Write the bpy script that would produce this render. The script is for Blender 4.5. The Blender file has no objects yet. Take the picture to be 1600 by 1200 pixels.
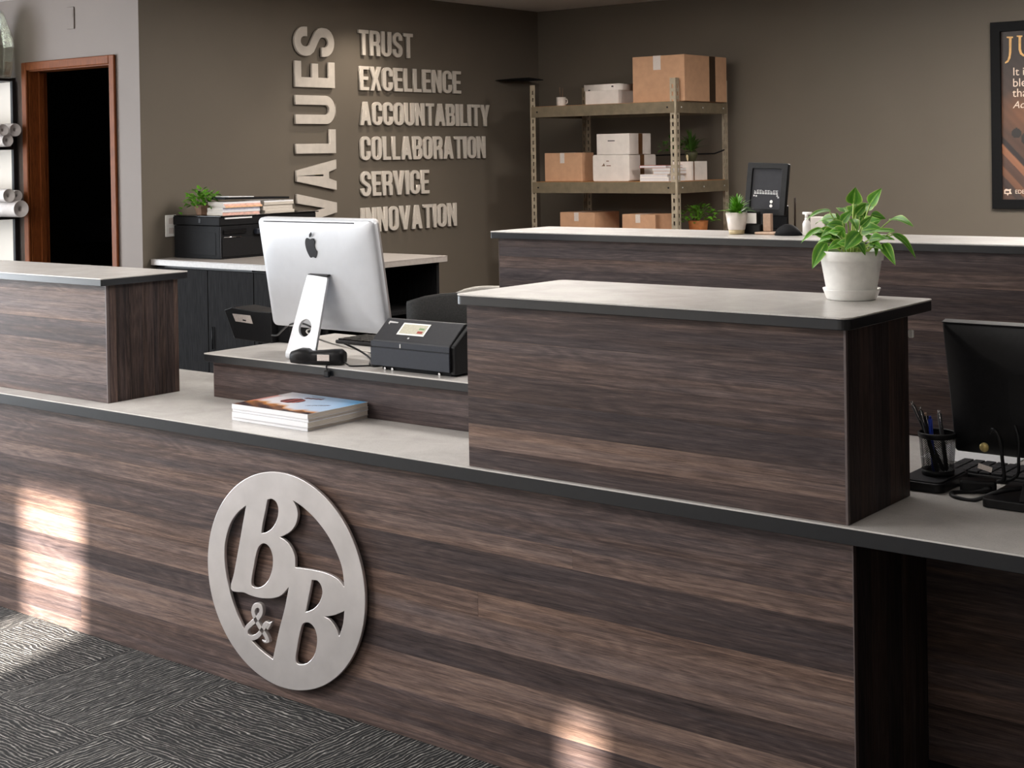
import bpy, bmesh, math, random
from mathutils import Vector, Matrix
random.seed(7)
PI = math.pi
SC = bpy.context.scene
COL = SC.collection

# ------------------------------------------------------------------ camera
YAW, PITCH, ROLL = math.radians(38.2687), math.radians(0.6351), math.radians(-0.9165)
FPX, CX, CY = 2248.4965, 800.0, 266.7428
CAM = Vector((0, -2.7755, 1.5484))
FW = Vector((-math.sin(YAW)*math.cos(PITCH), math.cos(YAW)*math.cos(PITCH), -math.sin(PITCH)))
_rt = Vector((math.cos(YAW), math.sin(YAW), 0)); _up = _rt.cross(FW)
RT = _rt*math.cos(ROLL)+_up*math.sin(ROLL)
UP = -_rt*math.sin(ROLL)+_up*math.cos(ROLL)
cd = bpy.data.cameras.new('camera'); cam = bpy.data.objects.new('camera', cd); COL.objects.link(cam)
m3 = Matrix((RT, UP, -FW)).transposed()
cam.matrix_world = Matrix.Translation(CAM) @ m3.to_4x4()
cd.sensor_width = 36; cd.lens = FPX/1600*36
cd.shift_y = (CY-600)/1600; cd.clip_start = .05; cd.clip_end = 100
SC.camera = cam

def U(u, v, X=None, Y=None, Z=None):
    """survey point: where the sight line through (u, v) meets a plane of the room"""
    d = FW + RT*((u-CX)/FPX) - UP*((v-CY)/FPX)
    if X is not None: t = (X-CAM.x)/d.x
    elif Y is not None: t = (Y-CAM.y)/d.y
    else: t = (Z-CAM.z)/d.z
    return CAM + d*t

# ------------------------------------------------------------------ world, sun, lamps, exposure
w = bpy.data.worlds.new('world'); SC.world = w; w.use_nodes = True
bg = w.node_tree.nodes['Background']; bg.inputs[0].default_value = (.62, .76, 1, 1); bg.inputs[1].default_value = 1.0
SUN_EL = math.radians(28)
SUN_D = Vector((-.29*math.cos(SUN_EL), .957*math.cos(SUN_EL), -math.sin(SUN_EL)))
def lamp(name, kind, loc, energy, color, size=None, size_y=None, direction=None, spot=None, blend=.6):
    l = bpy.data.lights.new(name, kind); l.energy = energy; l.color = color
    if kind == 'AREA':
        l.shape = 'RECTANGLE'; l.size = size; l.size_y = size_y or size
    elif kind == 'SUN': l.angle = math.radians(1.5)
    elif kind == 'SPOT':
        l.spot_size = spot; l.spot_blend = blend; l.shadow_soft_size = size or .04
    o = bpy.data.objects.new(name, l); COL.objects.link(o); o.location = loc
    if direction is not None: o.rotation_euler = Vector(direction).to_track_quat('-Z', 'Y').to_euler()
    return o
lamp('sun', 'SUN', (3, -8, 6), 52.0, (1, .90, .80), direction=SUN_D)
lamp('window_daylight', 'AREA', (-9.62, -1.4, 1.45), 600, (.91, .95, 1), 3.6, 2.2, (1, 0, 0))
lamp('lobby_fill', 'AREA', (-5.1, -2.2, 2.56), 150, (1, .97, .94), 2.6, .6, (0, 0, -1))  # added unseen ceiling panel, brightens the counter fronts
lamp('lobby_fill_near', 'AREA', (-1.6, -2.3, 2.56), 24, (1, .96, .92), 1.2, .6, (0, 0, -1))  # second added panel, fills the near end of the counter
lamp('staff_light', 'AREA', (-4.5, 3.1, 2.56), 60, (1, .93, .85), 1.2, .6, (0, 0, -1))
lamp('counter_fill', 'AREA', (-2.9, .9, 2.56), 31, (1, .96, .92), 2.4, .5, (0, 0, -1))  # added panel overhead to brighten the worktops, no fixture seen
lamp('back_light', 'AREA', (-1.9, 3.9, 2.56), 128, (1, .93, .86), 1.2, .6, (0, 0, -1))
lamp('lettering_spot', 'SPOT', (-6.02, 3.75, 2.57), 26, (1, .88, .74), .04, direction=(-.18, 0, -1), spot=math.radians(105), blend=.8)
vs = SC.view_settings
vs.view_transform = 'Standard'; vs.look = 'None'; vs.gamma = 1; vs.use_curve_mapping = False
vs.exposure = 0.0

# ------------------------------------------------------------------ materials
def nmat(name):
    m = bpy.data.materials.new(name); m.use_nodes = True
    nt = m.node_tree; b = nt.nodes['Principled BSDF']
    return m, nt, b
def N(nt, t, **kw):
    n = nt.nodes.new(t)
    for k, v in kw.items(): setattr(n, k, v)
    return n
def L(nt, a, b): nt.links.new(a, b)
def ramp(nt, fac, stops):
    r = N(nt, 'ShaderNodeValToRGB'); L(nt, fac, r.inputs[0])
    e = r.color_ramp.elements
    while len(e) < len(stops): e.new(.5)
    for i, (p, c) in enumerate(stops):
        e[i].position = p; e[i].color = tuple(c)+((1,) if len(c) == 3 else ())
    return r.outputs[0]
def noise(nt, vec, scale, detail=3, rough=.55, dist=0, w=None):
    n = N(nt, 'ShaderNodeTexNoise')
    if w is not None: n.noise_dimensions = '4D'; L(nt, w, n.inputs['W'])
    n.inputs['Scale'].default_value = scale; n.inputs['Detail'].default_value = detail
    n.inputs['Roughness'].default_value = rough; n.inputs['Distortion'].default_value = dist
    L(nt, vec, n.inputs['Vector'])
    return n.outputs['Fac']
def mapping(nt, vec, sc, rot=(0, 0, 0)):
    mp = N(nt, 'ShaderNodeMapping'); mp.inputs['Scale'].default_value = sc; mp.inputs['Rotation'].default_value = rot
    L(nt, vec, mp.inputs['Vector']); return mp.outputs[0]
def mixc(nt, fac, a, b, mode='MIX'):
    n = N(nt, 'ShaderNodeMix', data_type='RGBA', blend_type=mode)
    for s, x in ((n.inputs[0], fac), (n.inputs[6], a), (n.inputs[7], b)):
        if hasattr(x, 'links') or hasattr(x, 'is_linked'): L(nt, x, s)
        elif isinstance(x, (int, float)): s.default_value = x
        else: s.default_value = tuple(x)+((1,) if len(x) == 3 else ())
    return n.outputs[2]
def math_(nt, op, a, b=None, clamp=False):
    n = N(nt, 'ShaderNodeMath', operation=op); n.use_clamp = clamp
    for i, x in enumerate((a, b)):
        if x is None: continue
        if hasattr(x, 'is_linked'): L(nt, x, n.inputs[i])
        else: n.inputs[i].default_value = x
    return n.outputs[0]
def bump(nt, b, h, strength=.1, dist=.002):
    n = N(nt, 'ShaderNodeBump'); n.inputs['Strength'].default_value = strength; n.inputs['Distance'].default_value = dist
    L(nt, h, n.inputs['Height']); L(nt, n.outputs[0], b.inputs['Normal'])
def srgb(r, g, b):
    f = lambda c: (c/255/12.92) if c/255 <= .04045 else ((c/255+.055)/1.055)**2.4
    return (f(r), f(g), f(b))
def pm(name, col, rough=.5, metal=0, var=.06, scale=40, bmp=0, spec=.5, coat=0, stretch=(1, 1, 1)):
    """plain surface with procedural tone variation"""
    m, nt, b = nmat(name)
    tc = N(nt, 'ShaderNodeTexCoord')
    v = mapping(nt, tc.outputs['Object'], stretch)
    f = noise(nt, v, scale, 4)
    lo = tuple(max(0, c*(1-var*2)) for c in col); hi = tuple(min(1, c*(1+var*2)) for c in col)
    L(nt, ramp(nt, f, [(.3, lo), (.7, hi)]), b.inputs['Base Color'])
    b.inputs['Roughness'].default_value = rough; b.inputs['Metallic'].default_value = metal
    b.inputs['Specular IOR Level'].default_value = spec; b.inputs['Coat Weight'].default_value = coat
    if bmp: bump(nt, b, f, bmp)
    return m
def wood(name, axis):
    """dark oak boards: obj.color = (tone, warmth, -, 1)"""
    m, nt, b = nmat(name)
    tc = N(nt, 'ShaderNodeTexCoord'); oi = N(nt, 'ShaderNodeObjectInfo')
    sep = N(nt, 'ShaderNodeSeparateColor'); L(nt, oi.outputs['Color'], sep.inputs[0])
    rnd = math_(nt, 'MULTIPLY', oi.outputs['Random'], 37.0)
    def st(a, c): return (a, c, c) if axis == 'X' else (c, c, a)
    v = tc.outputs['Object']
    big = noise(nt, mapping(nt, v, st(.7, 7)), 1.6, 3, .55, 1.2, rnd)
    wob = noise(nt, mapping(nt, v, st(1.1, 9)), 1.3, 2, .5, .3, rnd)
    rings = math_(nt, 'FRACT', math_(nt, 'MULTIPLY', wob, 15.0))
    ringl = math_(nt, 'ABSOLUTE', math_(nt, 'SUBTRACT', rings, .5))
    streak = noise(nt, mapping(nt, v, st(1.1, 62)), 2.0, 7, .72, .15, rnd)
    fine = noise(nt, mapping(nt, v, st(12, 330)), 1.6, 4, .75, 0, rnd)
    g = math_(nt, 'ADD', math_(nt, 'MULTIPLY', streak, .62), math_(nt, 'ADD', math_(nt, 'MULTIPLY', fine, .62), -.20))
    g = math_(nt, 'ADD', g, math_(nt, 'MULTIPLY', ringl, .16))
    g = math_(nt, 'ADD', g, math_(nt, 'MULTIPLY', math_(nt, 'SUBTRACT', big, .5), .34))
    g = math_(nt, 'ADD', g, math_(nt, 'MULTIPLY', math_(nt, 'SUBTRACT', sep.outputs[0], .5), .55))
    cool = ramp(nt, g, [(.16, srgb(38, 33, 35)), (.42, srgb(78, 68, 68)), (.62, srgb(116, 101, 97)), (.88, srgb(170, 150, 140))])
    warm = ramp(nt, g, [(.16, srgb(40, 32, 30)), (.42, srgb(86, 69, 62)), (.62, srgb(132, 108, 95)), (.88, srgb(184, 154, 137))])
    wf = math_(nt, 'ADD', math_(nt, 'MULTIPLY', math_(nt, 'SUBTRACT', noise(nt, mapping(nt, v, st(.5, 16)), 2, 2, .5, .3, rnd), .5), 2.4), sep.outputs[1], True)
    L(nt, mixc(nt, wf, cool, warm), b.inputs['Base Color'])
    b.inputs['Roughness'].default_value = .52; b.inputs['Specular IOR Level'].default_value = .18
    bump(nt, b, math_(nt, 'ADD', streak, fine), .12, .0006)
    return m
M = {}
M['wood_h'] = wood('wood_boards_across', 'X')
M['wood_v'] = wood('wood_boards_upright', 'Z')
M['wood_core'] = pm('board_backing', (.02, .016, .014), .7)
def laminate():
    m, nt, b = nmat('stone_laminate')
    v = N(nt, 'ShaderNodeTexCoord').outputs['Object']
    a = noise(nt, v, 9, 5, .6, .6); s = noise(nt, v, 420, 2, .6)
    c = ramp(nt, a, [(.3, srgb(192, 188, 184)), (.7, srgb(209, 205, 201))])
    sp = ramp(nt, s, [(.30, (.55, .52, .5)), (.42, (1, 1, 1))])
    L(nt, mixc(nt, .55, c, sp, 'MULTIPLY'), b.inputs['Base Color'])
    b.inputs['Roughness'].default_value = .27; b.inputs['Specular IOR Level'].default_value = .5
    return m
M['top'] = laminate()
M['top_grey'] = pm('grey_laminate', srgb(150, 143, 138), .35, 0, .05, 60)
M['band'] = pm('charcoal_edge_band', srgb(30, 31, 34), .32, 0, .06, 60, spec=.5)
M['trim_line'] = pm('edge_strip', srgb(92, 80, 78), .45, 0, .06, 60)
M['black'] = pm('black_plastic', (.009, .009, .010), .42, 0, .1, 90, spec=.22)
M['black_matte'] = pm('black_matte', (.010, .010, .011), .7, 0, .1, 120, .05, spec=.12)
M['black_gloss'] = pm('black_gloss', (.006, .006, .007), .15, 0, .1, 60, spec=.3)
M['black_wood'] = pm('black_wood_grain', (.011, .0105, .011), .75, 0, .35, 18, .02, spec=.08, stretch=(14, 14, .6))
M['charcoal'] = pm('charcoal_plastic', srgb(46, 46, 49), .5, 0, .05, 120, spec=.3)
M['navy'] = pm('dark_slate_plastic', srgb(36, 40, 50), .42, 0, .05, 120, spec=.35)
M['white'] = pm('white_plastic', srgb(243, 241, 237), .35, 0, .02, 60)
M['paper'] = pm('white_paper', srgb(218, 218, 221), .7, 0, .02, 160, stretch=(1, 1, 8))
M['pages'] = pm('page_edges', srgb(190, 182, 172), .8, 0, .12, 30, stretch=(1, 1, 60))
M['alu'] = pm('aluminium', srgb(208, 211, 217), .36, .25, .01, 30)
M['steel'] = pm('brushed_steel', srgb(206, 201, 200), .38, .65, .05, 7, .02)
M['letter'] = pm('satin_grey_metal', srgb(208, 200, 190), .45, 0, .035, 26, 0, stretch=(1, 12, 1))
M['letter_big'] = pm('satin_grey_metal_large', srgb(198, 190, 181), .45, 0, .035, 20, 0, stretch=(1, 1, 12))
M['chrome'] = pm('chrome', (.75, .75, .76), .15, 1, .02)
M['shelf_metal'] = pm('galvanised_metal', srgb(178, 166, 146), .42, .4, .08, 25)
M['shelf_beam'] = pm('olive_beam', srgb(124, 112, 92), .5, .25, .08, 18)
M['particle'] = pm('particle_board', srgb(176, 120, 68), .7, 0, .15, 160)
M['card'] = pm('corrugated_card', srgb(196, 154, 122), .8, 0, .035, 22, .04)
M['tape'] = pm('brown_tape', srgb(96, 66, 40), .3, 0, .08, 40)
M['tape_dark'] = pm('dark_tape', srgb(52, 36, 22), .4, 0, .08, 40)
M['tape_light'] = pm('pale_label', srgb(214, 204, 198), .5, 0, .08, 300)
M['whitebox'] = pm('white_card', srgb(222, 214, 208), .6, 0, .03, 18)
M['terracotta'] = pm('terracotta', srgb(172, 108, 60), .8, 0, .08, 40, .06)
M['clay'] = pm('brown_clay', srgb(126, 98, 78), .7, 0, .12, 40, .08)
M['soil'] = pm('soil', (.02, .014, .01), .95, 0, .4, 120, .4)
M['casing'] = pm('red_stained_wood', srgb(112, 60, 28), .5, 0, .18, 16, .03, spec=.15, stretch=(14, 14, 1))
M['mug'] = pm('white_ceramic', srgb(226, 216, 208), .3, 0, .03, 60)
M['sand'] = pm('cream_glaze', srgb(205, 186, 146), .4, 0, .05, 60)
M['darkpot'] = pm('dark_olive_pot', srgb(58, 58, 34), .5, 0, .1, 60)
M['beige'] = pm('beige_card', srgb(190, 160, 138), .6, 0, .05, 120)
M['blue'] = pm('blue_plastic', srgb(30, 60, 170), .3, 0, .05)
M['brass'] = pm('brass_tag', srgb(190, 170, 110), .35, .4, .1, 200)
M['grey_cable'] = pm('white_cable', srgb(220, 216, 210), .5)
M['chair_black'] = pm('chair_mesh_black', (.016, .0155, .015), .6, 0, .2, 200, .05, spec=.3)
M['grey_fab'] = pm('grey_fabric', srgb(150, 146, 140), .8, 0, .06, 200)
M['orange'] = pm('orange_print', srgb(232, 182, 146), .5, 0, .15, 30)
M['pink'] = pm('pink_print', srgb(232, 184, 170), .5, 0, .15, 30)
M['lilac'] = pm('pale_blue_print', srgb(206, 206, 222), .5, 0, .12, 30)
M['roll'] = pm('paper_roll', srgb(226, 220, 218), .7, 0, .03, 40)
M['screen'] = pm('dark_screen', (.012, .013, .016), .2, 0, .1, spec=.3)
M['lcd'] = pm('pale_lcd', srgb(190, 186, 168), .3, 0, .06, 200)
M['red'] = pm('red_print', srgb(150, 62, 52), .5)
M['green_print'] = pm('green_print', srgb(120, 150, 110), .5)
M['mark'] = pm('pale_print', srgb(200, 200, 200), .5)
M['gold'] = pm('gold_print', srgb(226, 178, 112), .5, 0, .08, 30)
M['cream'] = pm('cream_print', srgb(226, 206, 186), .5, 0, .04, 30)
M['stem'] = pm('green_stem', srgb(96, 140, 56), .5, 0, .1, 60)
M['dark_room'] = pm('unlit_paint', (.02, .019, .018), .9)  # near-black colour stands in for the lack of light behind the doorway
M['slate'] = pm('dark_grey_panel', srgb(50, 50, 54), .55, 0, .04, 60, spec=.2)
M['poster_frame'] = pm('black_frame', (.006, .006, .0065), .55, spec=.12)
def paint(name, col, var=.03):
    m, nt, b = nmat(name)
    v = N(nt, 'ShaderNodeTexCoord').outputs['Object']
    f = noise(nt, v, 2.5, 3); h = noise(nt, v, 260, 2)
    L(nt, ramp(nt, f, [(.3, tuple(c*(1-var) for c in col)), (.7, tuple(c*(1+var) for c in col))]), b.inputs['Base Color'])
    b.inputs['Roughness'].default_value = .62; b.inputs['Specular IOR Level'].default_value = .3
    bump(nt, b, h, .04, .001)
    return m
M['wall_taupe'] = paint('taupe_paint', srgb(105, 97, 87))
M['wall_grey'] = paint('warm_grey_paint', srgb(120, 110, 104))
M['wall_white'] = paint('pale_paint', srgb(214, 206, 196))
M['ceiling'] = paint('ceiling_paint', srgb(228, 221, 214))
def carpet():
    m, nt, b = nmat('ribbed_carpet')
    tc = N(nt, 'ShaderNodeTexCoord'); oi = N(nt, 'ShaderNodeObjectInfo')
    rnd = math_(nt, 'MULTIPLY', oi.outputs['Random'], 31.0)
    v = tc.outputs['Object']
    sx = N(nt, 'ShaderNodeSeparateXYZ'); L(nt, v, sx.inputs[0])
    wob = noise(nt, mapping(nt, v, (7, 16, 1)), 1.0, 3, .6, 0, rnd)
    ph = math_(nt, 'ADD', math_(nt, 'MULTIPLY', sx.outputs[1], 2*PI/.0125), math_(nt, 'MULTIPLY', wob, 26.0))
    ridge = math_(nt, 'POWER', math_(nt, 'ADD', math_(nt, 'MULTIPLY', math_(nt, 'SINE', ph), .5), .5), 2.2)
    brk = noise(nt, mapping(nt, v, (14, 90, 1)), 1.0, 3, .65, 0, rnd)
    pile = noise(nt, v, 620, 3, .7)
    yarn = noise(nt, mapping(nt, v, (120, 260, 40)), 1.0, 2, .7, 0, rnd)
    g = math_(nt, 'MULTIPLY', ridge, math_(nt, 'MULTIPLY', math_(nt, 'SUBTRACT', brk, .18), 1.55))
    g = math_(nt, 'ADD', g, math_(nt, 'MULTIPLY', math_(nt, 'SUBTRACT', yarn, .5), .55))
    c = ramp(nt, g, [(.0, (.030, .030, .031)), (.22, (.068, .066, .065)), (.48, (.21, .20, .19)), (.75, (.52, .49, .465))])
    L(nt, mixc(nt, .6, c, ramp(nt, pile, [(.3, (.4, .4, .4)), (.7, (1.4, 1.4, 1.4))]), 'MULTIPLY'), b.inputs['Base Color'])
    b.inputs['Roughness'].default_value = .95; b.inputs['Specular IOR Level'].default_value = .1
    bump(nt, b, math_(nt, 'ADD', g, math_(nt, 'MULTIPLY', pile, .3)), .9, .006)
    return m
M['carpet'] = carpet()
def glass(name, tint, gl=.12):
    m, nt, b = nmat(name)
    t = N(nt, 'ShaderNodeBsdfTransparent'); t.inputs[0].default_value = tint+(1,)
    g = N(nt, 'ShaderNodeBsdfGlossy'); g.inputs['Roughness'].default_value = .04
    lw = N(nt, 'ShaderNodeLayerWeight'); lw.inputs[0].default_value = .35
    f = math_(nt, 'ADD', math_(nt, 'MULTIPLY', lw.outputs['Facing'], .45), gl, True)
    mx = N(nt, 'ShaderNodeMixShader'); L(nt, f, mx.inputs[0]); L(nt, t.outputs[0], mx.inputs[1]); L(nt, g.outputs[0], mx.inputs[2])
    nt.nodes.remove(b); L(nt, mx.outputs[0], nt.nodes['Material Output'].inputs[0])
    return m
M['pane'] = glass('window_glass', (.97, .98, .98), .02)
M['jar'] = glass('clear_glass', (.74, .74, .70), .03)
def leafmat(name, dark, mid, edge):
    m, nt, b = nmat(name)
    uv = N(nt, 'ShaderNodeUVMap'); sep = N(nt, 'ShaderNodeSeparateXYZ'); L(nt, uv.outputs[0], sep.inputs[0])
    ac = math_(nt, 'ABSOLUTE', math_(nt, 'SUBTRACT', math_(nt, 'MULTIPLY', sep.outputs[0], 2.0), 1.0))
    nz = noise(nt, uv.outputs[0], 6, 4)
    f = math_(nt, 'ADD', ac, math_(nt, 'MULTIPLY', math_(nt, 'SUBTRACT', nz, .5), .25))
    rib = noise(nt, mapping(nt, uv.outputs[0], (16, 1.2, 1)), 1.0, 2)
    c = ramp(nt, f, [(0, edge), (.04, mid), (.3, dark), (.82, mid), (.96, edge)])
    c = mixc(nt, .45, c, ramp(nt, rib, [(.35, (.55, .6, .5)), (.6, (1.15, 1.15, 1.1))]), 'MULTIPLY')
    oi = N(nt, 'ShaderNodeObjectInfo')
    c = mixc(nt, .5, c, ramp(nt, oi.outputs['Random'], [(0, (.55, .6, .5)), (1, (1.5, 1.45, 1.5))]), 'MULTIPLY')
    L(nt, c, b.inputs['Base Color'])
    b.inputs['Roughness'].default_value = .42; b.inputs['Specular IOR Level'].default_value = .4
    b.inputs['Transmission Weight'].default_value = 0
    return m
M['leaf'] = leafmat('variegated_leaf', srgb(62, 124, 26), srgb(106, 168, 50), srgb(190, 214, 122))
M['leaf_small'] = leafmat('small_leaf', srgb(56, 112, 22), srgb(92, 150, 36), srgb(126, 174, 60))
M['leaf_dark'] = leafmat('dark_leaf', srgb(34, 66, 20), srgb(52, 88, 28), srgb(80, 112, 40))
def printmat(name, rough=.35):
    m, nt, b = nmat(name)
    a = N(nt, 'ShaderNodeVertexColor'); a.layer_name = 'print'
    g = noise(nt, N(nt, 'ShaderNodeTexCoord').outputs['Object'], 500, 2)
    L(nt, mixc(nt, .12, a.outputs[0], ramp(nt, g, [(.3, (.8, .8, .8)), (.7, (1.1, 1.1, 1.1))]), 'MULTIPLY'), b.inputs['Base Color'])
    b.inputs['Roughness'].default_value = rough
    return m
M['cover_print'] = printmat('printed_cover', .25)
M['poster_print'] = printmat('printed_poster', .4)

# ------------------------------------------------------------------ mesh helpers
def BM(): return bmesh.new()
def bevel(bm, verts, off, seg=1):
    vs_ = set(verts)
    ed = [e for e in bm.edges if e.verts[0] in vs_ and e.verts[1] in vs_]
    bmesh.ops.bevel(bm, geom=ed, offset=off, segments=seg, profile=.5, affect='EDGES', clamp_overlap=True)
def box(bm, x0, x1, y0, y1, z0, z1, bev=0, seg=1):
    x0, x1 = sorted((x0, x1)); y0, y1 = sorted((y0, y1)); z0, z1 = sorted((z0, z1))
    r = bmesh.ops.create_cube(bm, size=1)['verts']
    for v in r: v.co = Vector((x0+(v.co.x+.5)*(x1-x0), y0+(v.co.y+.5)*(y1-y0), z0+(v.co.z+.5)*(z1-z0)))
    if bev: bevel(bm, r, min(bev, .45*min(x1-x0, y1-y0, z1-z0)), seg)
    return bm
def prism(bm, poly, frame, a, b, bev=0, seg=1, smooth=False):
    """poly: 2-D loop; frame(x, y, d) -> point; a..b the extent along the third axis"""
    va = [bm.verts.new(frame(x, y, a)) for x, y in poly]; vb = [bm.verts.new(frame(x, y, b)) for x, y in poly]
    n = len(poly); fs = [bm.faces.new(va), bm.faces.new(list(reversed(vb)))]
    for i in range(n):
        j = (i+1) % n
        f = bm.faces.new((va[j], va[i], vb[i], vb[j])); f.smooth = smooth; fs.append(f)
    bmesh.ops.recalc_face_normals(bm, faces=fs)
    if bev:
        ed = list({e for f in fs[:2] for e in f.edges}) if smooth else list({e for f in fs for e in f.edges})
        bmesh.ops.bevel(bm, geom=ed, offset=bev, segments=seg, profile=.5, affect='EDGES', clamp_overlap=True)
    return bm
XZ = lambda x, z, y: Vector((x, y, z))
XY = lambda x, y, z: Vector((x, y, z))
YZ = lambda y, z, x: Vector((x, y, z))
def rrect(x0, x1, y0, y1, r, n=5, corners=(1, 1, 1, 1)):
    pts = []
    for k, (cx, cy, a0) in enumerate(((x1-r, y0+r, -90), (x1-r, y1-r, 0), (x0+r, y1-r, 90), (x0+r, y0+r, 180))):
        if corners[k]:
            for i in range(n+1):
                a = math.radians(a0+90*i/n); pts.append((cx+r*math.cos(a), cy+r*math.sin(a)))
        else:
            pts.append(((x1, y0), (x1, y1), (x0, y1), (x0, y0))[k])
    return pts
def tube(bm, pts, r, seg=8, cap=True, radii=None):
    pts = [Vector(p) for p in pts]; n = len(pts); rings = []
    t0 = (pts[1]-pts[0]).normalized()
    nrm = t0.orthogonal().normalized()
    for i, p in enumerate(pts):
        t = (pts[min(i+1, n-1)]-pts[max(i-1, 0)]).normalized()
        nrm = (nrm - t*nrm.dot(t))
        nrm = nrm.normalized() if nrm.length > 1e-6 else t.orthogonal().normalized()
        bi = t.cross(nrm); rr = radii[i] if radii else r
        rings.append([bm.verts.new(p+(nrm*math.cos(2*PI*k/seg)+bi*math.sin(2*PI*k/seg))*rr) for k in range(seg)])
    for a, b in zip(rings, rings[1:]):
        for k in range(seg):
            f = bm.faces.new((a[k], a[(k+1) % seg], b[(k+1) % seg], b[k])); f.smooth = True
    if cap:
        bm.faces.new(list(reversed(rings[0]))); bm.faces.new(rings[-1])
    return bm
def spline(pts, n=8):
    pts = [Vector(p) for p in pts]; out = []
    P = [pts[0]*2-pts[1]]+pts+[pts[-1]*2-pts[-2]]
    for i in range(1, len(P)-2):
        for k in range(n):
            t = k/n; a, b, c, d = P[i-1], P[i], P[i+1], P[i+2]
            out.append(.5*((2*b)+(c-a)*t+(2*a-5*b+4*c-d)*t*t+(3*b-a-3*c+d)*t**3))
    return out+[pts[-1]]
def lathe(bm, prof, c=(0, 0, 0), seg=32, smooth=True, closed=True):
    c = Vector(c); rings = []
    for r, z in prof:
        if r < 1e-6: rings.append([bm.verts.new(c+Vector((0, 0, z)))])
        else: rings.append([bm.verts.new(c+Vector((r*math.cos(2*PI*k/seg), r*math.sin(2*PI*k/seg), z))) for k in range(seg)])
    for a, b in zip(rings, rings[1:]):
        for k in range(seg):
            j = (k+1) % seg
            if len(a) == 1 and len(b) == 1: continue
            if len(a) == 1: f = bm.faces.new((a[0], b[j], b[k]))
            elif len(b) == 1: f = bm.faces.new((a[k], a[j], b[0]))
            else: f = bm.faces.new((a[k], a[j], b[j], b[k]))
            f.smooth = smooth
    return bm
def xf(bm, mat):
    bmesh.ops.transform(bm, matrix=mat, verts=bm.verts); return bm
ORG = {}
def obj(name, bm, mat, parent=None, color=None, world=True, kind=None, loc=None):
    """link a bmesh as one object; with world=True the mesh is given in room coordinates"""
    me = bpy.data.meshes.new(name)
    o = bpy.data.objects.new(name, me)
    if parent is not None:
        o.parent = parent; org = ORG[parent]
    else:
        if loc is None:
            xs = [v.co for v in bm.verts]
            mn = [min(c[i] for c in xs) for i in range(3)]; mx = [max(c[i] for c in xs) for i in range(3)]
            loc = Vector(((mn[0]+mx[0])/2, (mn[1]+mx[1])/2, mn[2]))
        org = Vector(loc); o.location = org
    ORG[o] = org
    if world: bmesh.ops.translate(bm, vec=-org, verts=bm.verts)
    bm.to_mesh(me); bm.free()
    me.materials.append(M[mat] if isinstance(mat, str) else mat)
    if color: o.color = color
    if kind: o['kind'] = kind
    COL.objects.link(o)
    return o
def mobj(name, me, parent=None, loc=(0, 0, 0), rot=(0, 0, 0), color=None):
    o = bpy.data.objects.new(name, me); o.parent = parent; o.location = loc; o.rotation_euler = rot
    if color: o.color = color
    ORG[o] = (ORG[parent] if parent else Vector((0, 0, 0)))+Vector(loc)
    COL.objects.link(o); return o
def tag(o, label, cat, group=None):
    o['label'] = label; o['category'] = cat
    if group: o['group'] = group
    return o
def thing(name, label, cat, loc, group=None, rotz=0):
    o = bpy.data.objects.new(name, None); COL.objects.link(o); o.empty_display_size = .05
    o.location = loc; o.rotation_euler.z = rotz; ORG[o] = Vector(loc)
    return tag(o, label, cat, group)
def structure(name, bm, mat, parent=None): return obj(name, bm, mat, parent, kind='structure' if parent is None else None)
def dup(root, loc, rotz=0, label=None):
    r = root.copy(); COL.objects.link(r); r.location = loc; r.rotation_euler.z = rotz; ORG[r] = Vector(loc)
    if label: r['label'] = label
    for ch in root.children:
        c = ch.copy(); COL.objects.link(c); c.parent = r
        for g in ch.children:
            d = g.copy(); COL.objects.link(d); d.parent = c
    return r
def outline_mesh(name, loops, depth, bev=0, res=1):
    """flat shape with holes (even-odd), thickened both ways by depth/2, as a mesh in its own XY plane"""
    cu = bpy.data.curves.new(name, 'CURVE'); cu.dimensions = '2D'; cu.fill_mode = 'BOTH'
    cu.extrude = max(depth/2-bev, 0); cu.bevel_depth = bev; cu.bevel_resolution = res
    for lp in loops:
        s = cu.splines.new('POLY'); s.points.add(len(lp)-1); s.use_cyclic_u = True
        for p, (x, y) in zip(s.points, lp): p.co = (x, y, 0, 1)
    if bev: cu.offset = -bev
    o = bpy.data.objects.new(name, cu); COL.objects.link(o)
    dg = bpy.context.evaluated_depsgraph_get()
    me = bpy.data.meshes.new_from_object(o.evaluated_get(dg))
    bpy.data.objects.remove(o); bpy.data.curves.remove(cu); me.name = name
    return me
def mesh_bm(me, mat):
    bm = bmesh.new(); bm.from_mesh(me); bpy.data.meshes.remove(me); return xf(bm, mat)
def smooth_loop(pts, n=5):
    """closed Catmull-Rom through 2-D points; a point given as (x, y, 1) stays a sharp corner"""
    out = []; k = len(pts)
    for i in range(k):
        b, c = pts[i], pts[(i+1) % k]
        a = b if len(b) == 3 else pts[i-1]; d = c if len(c) == 3 else pts[(i+2) % k]
        for j in range(n):
            t = j/n
            out.append(tuple(.5*(2*b[q]+(c[q]-a[q])*t+(2*a[q]-5*b[q]+4*c[q]-d[q])*t*t+(3*b[q]-a[q]-3*c[q]+d[q])*t**3) for q in (0, 1)))
    return out
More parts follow.
